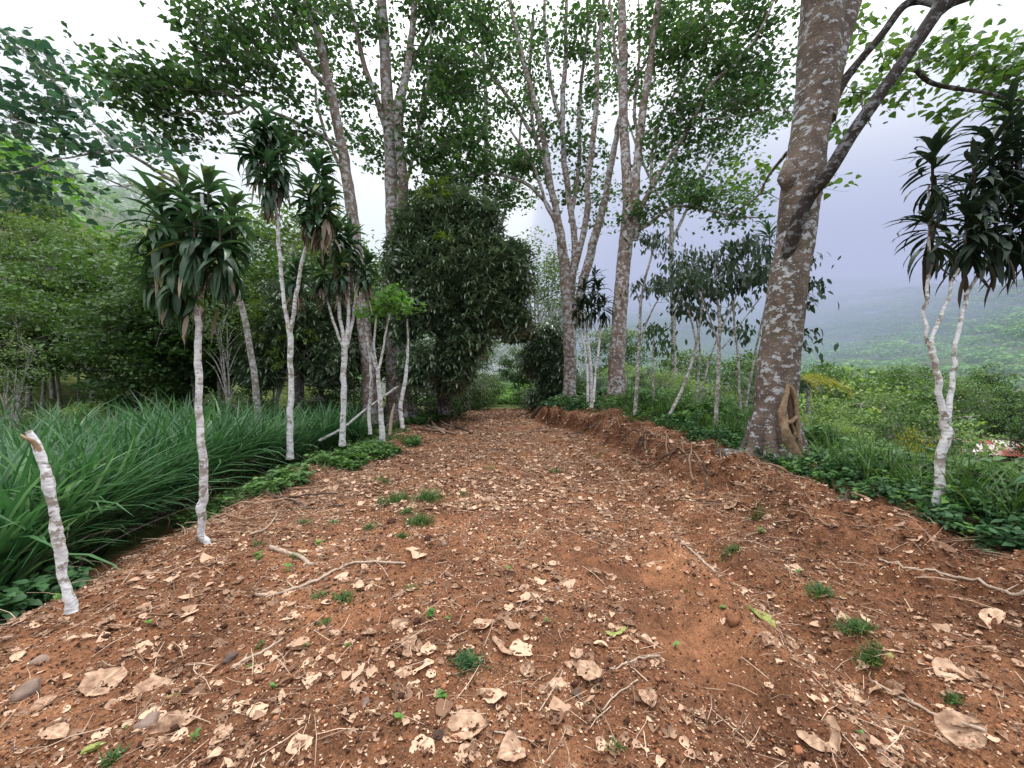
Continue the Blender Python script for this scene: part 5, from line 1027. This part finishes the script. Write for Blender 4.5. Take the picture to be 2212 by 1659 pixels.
# diagonal dead branches at the left: fence brace, and dead hanging one
for lb, spc, m in [('white dead pole leaning diagonally against the stems in front of the old trunk', [(690, 952, 9.6, 6), (740, 925, 9.6, 6), (790, 885, 9.7, 5), (845, 845, 9.8, 5), (860, 835, 9.8, 5)], 'barkwhite'), ('brown pointed stick standing by the white stems left of the mound', [(842, 938, 8.9, 8), (846, 900, 8.9, 7), (852, 872, 8.9, 3)], 'stick'), ('dark exposed root arching at the far end of the road', [(1150, 905, 19, 12), (1158, 890, 19, 9), (1166, 880, 19.4, 7), (1185, 868, 19.8, 4)], 'stickd')]:
    Q, rr = limb(spc, 5); b = MB(); tube(b, Q, rr, 8, 0, .5, .12, 3); tag(b.build('leaning_pole', M[m], origin=Q[0]), lb, 'pole')
# barbed wire strands of the live fence
wm = plain_mat('rusty_wire', (.05, .035, .03), (.16, .12, .10), 40, usetint=False)
for lb, spc in [('upper rusty barbed wire between the thick trunk and the right strap plant', [(1720, 905, 6.0, 1.0), (1880, 925, 4.8, 1.2), (2044, 932, 3.55, 1.5), (2260, 960, 3.0, 1.8)]), ('lower rusty barbed wire between the thick trunk and the right strap plant', [(1725, 960, 6.0, 1.0), (1880, 995, 4.8, 1.2), (2036, 1010, 3.55, 1.5), (2260, 1060, 3.0, 1.8)]), ('slack wire from the leaning stake towards the first white trunk', [(135, 1230, 2.58, 1.2), (300, 1140, 3.2, 1.1), (438, 1085, 3.95, 1)])]:
    root = thing('barbed_wire', W(*spc[0][:3]), lb, 'wire'); Q, rr = limb(spc, 14); b = MB(); tube(b, Q, .0016, 4, 0, .5); b.build('strand', wm, root)
    b = MB()
    for q in Q[::3]: 
        for s in (-1, 1): e = np.array([.004, .006, .014 * s]); tube(b, [q - e, q + e], .0009, 3, 0, .5)
    b.build('barbs', wm, root)

# stones and clods
def rock(g, s, flat=.65, sub=3):
    import bmesh
    bm = bmesh.new(); bmesh.ops.create_icosphere(bm, subdivisions=sub, radius=1); V = np.array([v.co[:] for v in bm.verts]); Fc = np.array([[v.index for v in f.verts] for f in bm.faces]); bm.free()
    o = g.random(3) * 50; n = vnoise(V[:, 0] * 1.3 + o[0], V[:, 1] * 1.3 + V[:, 2] * .9 + o[1], 5) * .7 + vnoise(V[:, 0] * 3 + o[1], V[:, 2] * 3 + V[:, 1] * 2 + o[2], 6) * .25
    V = V * (1 + n)[:, None] * [1, g.uniform(.7, 1.), flat]
    for _ in range(4): 
        d = norm(g.normal(0, 1, 3)); k = g.uniform(.55, .8); pr = V @ d; V = V - np.maximum(pr - k, 0)[:, None] * d * .9
    return V * s, Fc
g = np.random.default_rng(82)
for px, py, w_, m, lb in [(325, 1562, 46, 'stone', 'rounded grey-brown stone in the left foreground'), (62, 1500, 50, 'stone', 'dark flat stone at the far left foreground'), (90, 1432, 30, 'stone', 'tan stone at the left edge above the dark flat one'), (497, 1425, 28, 'stone', 'dark stone beside the pale peeled stick'), (790, 1518, 20, 'stone', 'smooth grey pebble left of centre foreground'), (845, 1130, 20, 'clod', 'brown clod beside the middle grass tufts'), (925, 1165, 22, 'clod', 'brown lump below the middle grass tufts'), (960, 1178, 16, 'stone', 'small dark stone beside the brown lump'), (1205, 1275, 14, 'stone', 'small bluish-grey stone near the middle of the road'), (1245, 1500, 22, 'stone', 'dark stone touching the large leaf at centre right'), (950, 888, 34, 'redrock', 'square red earth block on the mound at the road end'), (908, 905, 26, 'redrock', 'pinkish boulder left of the square red block'), (1580, 1340, 28, 'clod', 'dark crumbly clod beside the yellowed leaf on the right'), (1545, 1262, 22, 'clod', 'reddish pebble heap under the bent stick'), (1725, 1625, 26, 'clod', 'orange-brown stone low in the right foreground'), (1910, 1600, 26, 'clod', 'brown lump in the right rut'), (1445, 1570, 16, 'stone', 'dark pebble right of centre foreground'), (1905, 1630, 20, 'stone', 'small grey stone in the right corner rut'), (1370, 1190, 14, 'clod', 'small dark clod in the road middle distance'), (1340, 1140, 12, 'clod', 'dark lump further along the road'), (1250, 1370, 12, 'redrock', 'rust-coloured pebble in the road centre'), (860, 1555, 16, 'clod', 'brown pebble left of the biggest leaf'), (945, 1590, 24, 'stone', 'dark blackish stone at the bottom left of centre')]:
    p = G(px, py); s = w_ / 2 / FL * p[1] * 1.05; V, Fc = rock(g, s); b = MB(); b.add(V @ np.array([[math.cos(1), math.sin(1), 0], [-math.sin(1), math.cos(1), 0], [0, 0, 1]]) + p + [0, 0, s * .25], Fc, 0, g.random())
    tag(b.build('stone', M[m], origin=p), lb, 'stone')

# fallen leaves: templates with curled ragged outline and holes, then one object each
def leaf_mesh(g, mat, kind, nu=20, nv=15, raw=False):
    u = np.linspace(0, 1, nu)[:, None]; v = np.linspace(-1, 1, nv)[None]
    prof = np.interp(u, [0, .08, .3, .55, .8, 1], [.25, .85, 1., .72, .30, .01]) if kind else np.interp(u, [0, .1, .35, .6, .85, 1], [.3, .7, .8, .9, .5, .02])
    o = g.random() * 50; rag = 1 + .30 * vnoise(u * 5 + o + np.sign(v) * 3, v * 0 + o, 3) + .14 * vnoise(u * 13 + o + np.sign(v) * 9, v * 0 + o, 4)
    X = v * prof * .5 * rag * g.uniform(.75, 1.1) + .07 * vnoise(u * 2 + o, u * 0, 8); Y = u + 0 * v + .07 * vnoise(v * 2 + o, u * 3, 7) - .5
    Zc = g.uniform(.03, .24) * (np.abs(v) ** 1.5) * prof * g.choice([1, 1, -.4]) + g.uniform(-.1, .2) * (u - .5) ** 2 + .15 * vnoise(u * 3.0 + o, v * 1.8 + o, 11) + .05 * vnoise(u * 8.0 + o, v * 6 + o, 12) - .04 * np.exp(-(v / .2) ** 2)
    V = np.stack([X, Y, Zc + 0 * X], -1).reshape(-1, 3); F = []
    hole = [(g.uniform(.15, .85), g.uniform(-.7, .7), g.uniform(.03, .085)) for _ in range(g.integers(0, 6))]
    for i in range(nu - 1):
        for j in range(nv - 1):
            uc = (i + .5) / (nu - 1); vc = -1 + (j + .5) * 2 / (nv - 1)
            if any((uc - a) ** 2 + ((vc - c) * .4) ** 2 < r * r for a, c, r in hole): continue
            F.append([i * nv + j, i * nv + j + 1, (i + 1) * nv + j + 1, (i + 1) * nv + j])
    if raw: return V, np.array(F)
    b = MB(); b.add(V, F, 0, np.clip(g.uniform(.2, .9) + .5 * vnoise(V[:, 0] * 9 + o, V[:, 1] * 9, 3) + (.35 * np.exp(-(np.abs(v) / .09) ** 2) + .16 * (np.sin((u - np.abs(v) * .35) * 42) > .6) + 0 * u).reshape(-1), 0, 1)); return b.mesh('fallen_leaf', [mat])
g = np.random.default_rng(83)
LM = [leaf_mesh(g, M['litter'], k % 2) for k in range(26)]; LG = [leaf_mesh(g, M['litterg'], k % 2) for k in range(4)]
def put_leaf(x, y, s, g, me, label='dry tan curled leaf lying on the red dirt road', cat='leaf', group='dry leaves scattered on the road', rz=None, lift=.0):
    from mathutils import Vector, Quaternion
    o = bpy.data.objects.new('fallen_leaf', me); C.objects.link(o); n = Vector(nrm_at(x, y, .06).tolist()) + Vector((g.normal(0, .16), g.normal(0, .16), 0)); n.normalize()
    q = Vector((0, 0, 1)).rotation_difference(n) @ Quaternion((0, 0, 1), g.random() * TAU if rz is None else rz)
    o.rotation_mode = 'QUATERNION'; o.rotation_quaternion = q; o.scale = (s, s, s); o.location = onground(x, y, s * g.uniform(-.03, .08) + .003 + lift); return tag(o, label, cat, group)
big = [(1006, 1575, 74, 'largest pointed tan leaf, in the centre foreground'), (1090, 1400, 50, 'pair-sized pinkish leaf left of the ragged pale one in the road centre'), (1125, 1405, 46, 'ragged skeleton leaf with many holes, road centre'), (868, 1352, 36, 'upright triangular leaf with holes left of centre'), (885, 1390, 34, 'crumpled leaf just below the upright triangular one'), (925, 1408, 34, 'light leaf right of two others, left of centre'), (898, 1402, 30, 'tan leaf between crumpled and light leaves'), (1045, 1355, 46, 'split curled leaf upper centre'), (1100, 1290, 0, ''), (1125, 1300, 34, 'brown heart-shaped leaf up the road centre'), (1098, 1320, 22, 'small triangular leaf beside the brown heart-shaped one'), (970, 1420, 28, 'squarish leaf above the grass tuft in the centre foreground'), (970, 1590, 0, ''), (1265, 1430, 52, 'tan leaf lying over another, right of centre'), (1270, 1455, 46, 'creased leaf under the overlapping one right of centre'), (1200, 1495, 46, 'brown curled leaf leaning on the dark stone'), (1140, 1450, 30, 'brown folded leaf left of the dark stone'), (1058, 1500, 52, 'flat shredded leaf above the largest one'), (870, 1455, 34, 'grey-pink leaf beside the round pinkish pebble'), (905, 1450, 44, 'toothed brown leaf, left of centre foreground'), (333, 1490, 52, 'squarish pale leaf in the left foreground'), (370, 1590, 62, 'large oval pale leaf beside the rounded stone'), (225, 1480, 56, 'long tan leaf in the left foreground'), (212, 1470, 34, 'narrow leaf above the long tan one on the left'), (640, 1400, 46, 'star-torn leaf at the end of the peeled stick'), (440, 1243, 30, 'pale leaf on bare dirt between stake and long branch'), (525, 1275, 0, ''), (660, 1600, 44, 'leaf with dark spots in the lower left foreground'), (560, 1540, 34, 'pale upright leaf left of the spotted one'), (1790, 1610, 74, 'large pointed leaf with holes in the right foreground'), (1930, 1490, 30, 'small tan leaf right of the green grass'), (1395, 1388, 34, 'lacy eaten leaf at centre right'), (1285, 1240, 28, 'pink leaf lying before a smaller one, mid road'), (1310, 1242, 22, 'smaller pink leaf of the pair, mid road'), (1215, 1260, 30, 'frilly pale leaf beside the bluish-grey stone'), (900, 1205, 34, 'pale leaf at the tip of the long branch'), (890, 1190, 28, 'leaf just above the tip of the long branch'), (250, 1445, 0, ''), (1710, 1378, 34, 'long pale leaf in the right wheel track'), (1660, 1395, 34, 'pink leaf below the yellowed heart leaf'), (1650, 1370, 26, 'tan leaf touching the yellowed heart leaf'), (2060, 1460, 50, 'pinkish leaf cluster piece at the right'), (2105, 1470, 46, 'broad tan leaf in the right leaf drift'), (2140, 1340, 46, 'grey leaf standing at the right edge'), (1835, 1500, 44, 'long oval leaf on the shoulder of the rut'), (1880, 1490, 48, 'grey-brown leaf beside the long oval one'), (2080, 1580, 60, 'long shadowed leaf in the lower right rut'), (1510, 1555, 32, 'curled leaf at bottom right of centre'), (1490, 1420, 0, ''), (1575, 1095, 34, 'pale leaf on the right shoulder'), (1510, 1085, 28, 'leaf lying at the foot of the bank roots'), (480, 1600, 30, 'brown leaf at the bottom left'), (120, 1600, 40, 'leaf fragment in the bottom left corner'), (20, 1510, 40, 'pale leaf cut by the left picture edge'), (915, 1630, 44, 'crinkled leaf at the very bottom, left of centre'), (1100, 1640, 50, 'leaf at the bottom edge, centre'), (1400, 1515, 34, 'small torn leaf in the right centre foreground')]
for i, (px, py, w_, lb) in enumerate(big):
    if not w_: continue
    p = G(px, py); s = w_ / FL * math.hypot(p[1], EYE) * 1.0; put_leaf(p[0], p[1], s, g, LM[i % 26], lb)
for px, py, w_, lb in [(1642, 1330, 48, 'yellowed heart leaf in the right wheel track'), (1330, 1368, 40, 'pale yellow-green leaf right of centre'), (380, 1505, 26, 'yellow-green square leaf beside the squarish pale one'), (1900, 1430, 40, 'green and orange leaf in the grass tuft at right'), (960, 1090, 16, 'small yellow leaf far up the road'), (205, 1620, 30, 'ochre leaf in the bottom left corner')]:
    p = G(px, py); put_leaf(p[0], p[1], w_ / FL * math.hypot(p[1], EYE), g, LG[int(g.integers(4))], lb)
n = 0
while n < 225:
    y = 1.5 + 6.5 * g.random() ** 1.4; x = g.uniform(max(-3.3, -y * 1.3), min(3.6, y * 1.3))
    if vnoise(x * 1.1, y * 1.1, 55) + g.random() * .5 < .12: continue
    put_leaf(x, y, g.uniform(.045, .105), g, LM[int(g.integers(26))]); n += 1

# litter that nobody could count
def litter(name, label, n, yr, sz, g, mat, tpl, pw=1.3, xr=(-4.8, 3.9), clump=None, tilt=.35, wide=1, thr=0.0, dz=.3, tints=None):
    y = yr[0] + (yr[1] - yr[0]) * g.random(n) ** pw; x = xr[0] + (xr[1] - xr[0]) * g.random(n)
    k = (x > ledge(y) - 1.3) & (x < foot(y) + 1.5) & (np.abs(x) < y * 1.45 + .4)
    k &= (.8 * vnoise(x * .9, y * .9, 57) + 1. * vnoise(x * 3, y * 3, 58) + g.random(n) * .5 > thr); x, y = x[k], y[k]; n = len(x)
    s = sz[0] + (sz[1] - sz[0]) * g.random(n) ** 2.2; s = s * np.interp(y, [0, 6, 20], [1, 1.25, 1.9])
    z = H(x, y) + s * dz * .5 + .002; D = dirs(g, n, -12, 16)
    if tints is None: tints = g.random(n) ** 1.5
    b = MB(); scatter(b, tpl, np.stack([x, y, z], -1), D, ups(g, n, tilt), s, 0, tints, wide=wide if np.isscalar(wide) else g.uniform(*wide, n)); return tag(b.build(name, mat), label, kind='stuff')
g = np.random.default_rng(84)
CH = (np.array([[-.5, -.4, 0], [.45, -.5, .06], [.55, .3, 0], [.1, .55, .10], [-.5, .35, .02]]), np.array([[0, 1, 2], [0, 2, 3], [0, 3, 4]]))
OC = (np.array([[.5, 0, 0], [0, .5, 0], [-.5, 0, 0], [0, -.45, 0], [0, 0, .4], [0, 0, -.4]]), np.array([[0, 1, 4], [1, 2, 4], [2, 3, 4], [3, 0, 4], [1, 0, 5], [2, 1, 5], [3, 2, 5], [0, 3, 5]]))
FR = (np.array([[0, -.5, 0], [.32, -.3, .12], [.42, .12, .05], [.12, .28, -.02], [.05, .55, .15], [-.3, .3, .08], [-.42, -.1, .14], [0, 0, 0]]), np.array([[7, 0, 1], [7, 1, 2], [7, 2, 3], [7, 3, 4], [7, 4, 5], [7, 5, 6], [7, 6, 0]]))
ST = (np.array([[-.006, 0, 0], [.006, 0, 0], [.030, .5, .03], [.018, .5, .03], [.004, 1, 0], [-.004, 1, 0], [0, .0, .01], [.024, .5, .04], [0, 1, .01]]), np.array([[0, 1, 2, 3], [3, 2, 4, 5], [1, 6, 7, 2], [2, 7, 8, 4], [6, 0, 3, 7], [7, 3, 5, 8]]))
litter('wood_chips', 'tiny pale chips and seeds strewn over the red dirt', 125000, (1.0, 9), (.003, .015), g, M['chip'], CH, 1.6, thr=-.15, wide=(.25, .8), tilt=.5)
litter('wood_chips', 'pale leaf crumbs over the far part of the road', 42000, (4, 26), (.010, .034), g, M['chip'], CH, 1.3, thr=.1, wide=(.3, .9))
def ragged(label, n, yr, sz, pw, thr, tilt=.3):
    for k in range(5):
        V, F = leaf_mesh(g, None, k % 2, 7, 6, True); V = V * [g.uniform(.7, 1.2), 1, 1.2]
        if k > 1: F = F[g.random(len(F)) > .22]
        litter('leaf_fragments', label, n // 5, yr, sz, g, M['litter'], (V, F), pw, thr=thr, tilt=tilt, dz=.1)
ragged('torn curled pieces of dry leaves over the near road', 14000, (1.1, 10), (.018, .06), 1.4, -.1)
litter('leaf_fragments', 'dry leaves covering the far half of the road', 16000, (5, 27), (.03, .085), g, M['litter'], FR, 1.25, thr=-.08, tilt=.3)
litter('straw_bits', 'thin straws and stalks strewn over the road', 24000, (1.0, 14), (.03, .22), g, M['straw'], ST, 1.3, thr=-.1, dz=.03, tilt=.2, wide=(1.2, 2.6))
ragged('drifts of larger broken dry leaves', 5000, (1.2, 13), (.05, .10), 1.3, .35)
litter('straw_bits', 'fine dark rootlets in the dirt', 3000, (1.0, 10), (.04, .16), g, M['root'], ST, 1.4, thr=-.1, dz=.02, tilt=.2)
litter('pebbles', 'small pebbles and soil crumbs over the road', 60000, (1.0, 9), (.005, .022), g, M['clod'], OC, 1.6, thr=-.3, dz=.4)
litter('pebbles', 'larger soil lumps along the road', 2600, (1.2, 12), (.02, .05), g, M['clod'], OC, 1.4, thr=.1, dz=.3)
# straw on the bank face and shoulders
def bankstraw(n, yr, fx, g, L, mat, lb):
    y = g.uniform(*yr, n); a, c = fx(y); x = a + (c - a) * g.random(n); z = H(x, y) + .012; s = g.uniform(*L, n)
    b = MB(); scatter(b, ST, np.stack([x, y, z], -1), norm(dirs(g, n, -25, 25)), ups(g, n, .5), s, 0, None); tag(b.build('straw_bits', mat), lb, kind='stuff')
bankstraw(1500, (3, 15), lambda y: (foot(y) - .1, foot(y) + 1.4), g, (.06, .3), M['straw'], 'loose straw caught on the right bank')
bankstraw(1100, (4.2, 7.6), lambda y: (ledge(y) - .2, ledge(y) + 1.3), g, (.06, .3), M['straw'], 'loose straw around the brush heap')
bankstraw(1200, (3, 15), lambda y: (foot(y), foot(y) + 1.2), g, (.06, .3), M['root'], 'fine rootlets hanging in the right bank')

# grass tufts and seedlings growing in the road
g = np.random.default_rng(85)
TG = 'grass tufts growing in the road'
tlab = {0: 'tuft of grass in the road left of the middle, next to the brown clod', 1: 'second grass tuft from the brown clod, further right', 2: 'small grass tuft below the pair near the clod', 3: 'dark grass tuft in the centre foreground among dry leaves', 4: 'grass tuft on the crown between the right wheel tracks', 5: 'grass tuft nearest the green and orange leaf'}
for i, (px, py, w_, n) in enumerate([(852, 1085, 74, 90), (925, 1080, 80, 90), (905, 1130, 66, 80), (1012, 1440, 70, 60), (1770, 1280, 60, 60), (1850, 1362, 70, 80), (1885, 1428, 60, 60), (640, 1205, 34, 24), (800, 1140, 40, 30), (870, 1160, 34, 24), (740, 1300, 50, 40), (885, 1275, 36, 20), (1580, 1195, 44, 36), (2060, 1520, 40, 30), (1640, 1115, 44, 30), (560, 1180, 34, 20), (720, 1130, 30, 20), (1000, 1070, 26, 20), (1200, 1020, 40, 26), (1290, 990, 34, 20), (1060, 1015, 34, 20), (830, 1045, 50, 26), (700, 1350, 30, 20), (240, 1650, 50, 30), (560, 1400, 24, 14), (1330, 1620, 40, 24), (880, 1110, 44, 34), (690, 1290, 40, 26), (660, 1130, 36, 24)]):
    p = G(px, py); s = w_ / FL * p[1]; root = thing('grass_tuft', p, tlab.get(i, 'small low tuft of green grass growing in the red dirt'), 'grass', TG); m = n * 3
    r = g.random(m) * s * .45; a = g.random(m) * TAU; P = p + np.stack([r * np.cos(a), r * np.sin(a) * .8, 0 * r], -1); P[:, 2] = H(P[:, 0], P[:, 1]) - .004
    b = MB(); straps(b, P, g.random(m) * TAU, g.uniform(10, 75, m), g.uniform(10, 70, m), s * g.uniform(.2, .5, m), .006 + .002 * (s > .1), 3, .3, 0, None, 'grass'); b.build('blades', M['turf'] if i != 3 else M['weedd'], root)
for i, (px, py, w_) in enumerate([(935, 1335, 34), (862, 1560, 34), (955, 1510, 30), (620, 1235, 26), (590, 1490, 20), (1460, 1400, 22), (540, 1445, 18), (1860, 1590, 18), (1100, 1235, 18), (420, 1600, 30), (275, 1575, 20), (690, 1180, 24), (1180, 1345, 16), (750, 1400, 22), (1560, 1320, 18), (1480, 1280, 16), (660, 1400, 18), (970, 1340, 20), (320, 1350, 18), (130, 1300, 30), (560, 1210, 30), (1720, 1240, 26), (1640, 1155, 26)]):
    p = G(px, py); s = w_ / FL * p[1]; root = thing('seedling', p, 'tiny bright green seedling sprouting from the red dirt', 'plant', 'seedlings sprouting in the road'); k = int(g.integers(3, 8))
    b = MB(); tube(b, [p - [0, 0, .01], p + [0, 0, s * .5]], .0015, 4, 0, .4); hh = g.uniform(.3, 1, k)[:, None] * [0, 0, s * .55]; scatter(b, LEAF6, p + hh, dirs(g, k, 5, 35), ups(g, k, .2), s * g.uniform(.3, .55, k), 0, .4 + g.random(k) * .5); b.build('leaves', M['fresh'], root)
for k_ in list(bpy.data.objects):
    for p_ in ('_o', '_used'):
        if p_ in k_: del k_[p_]
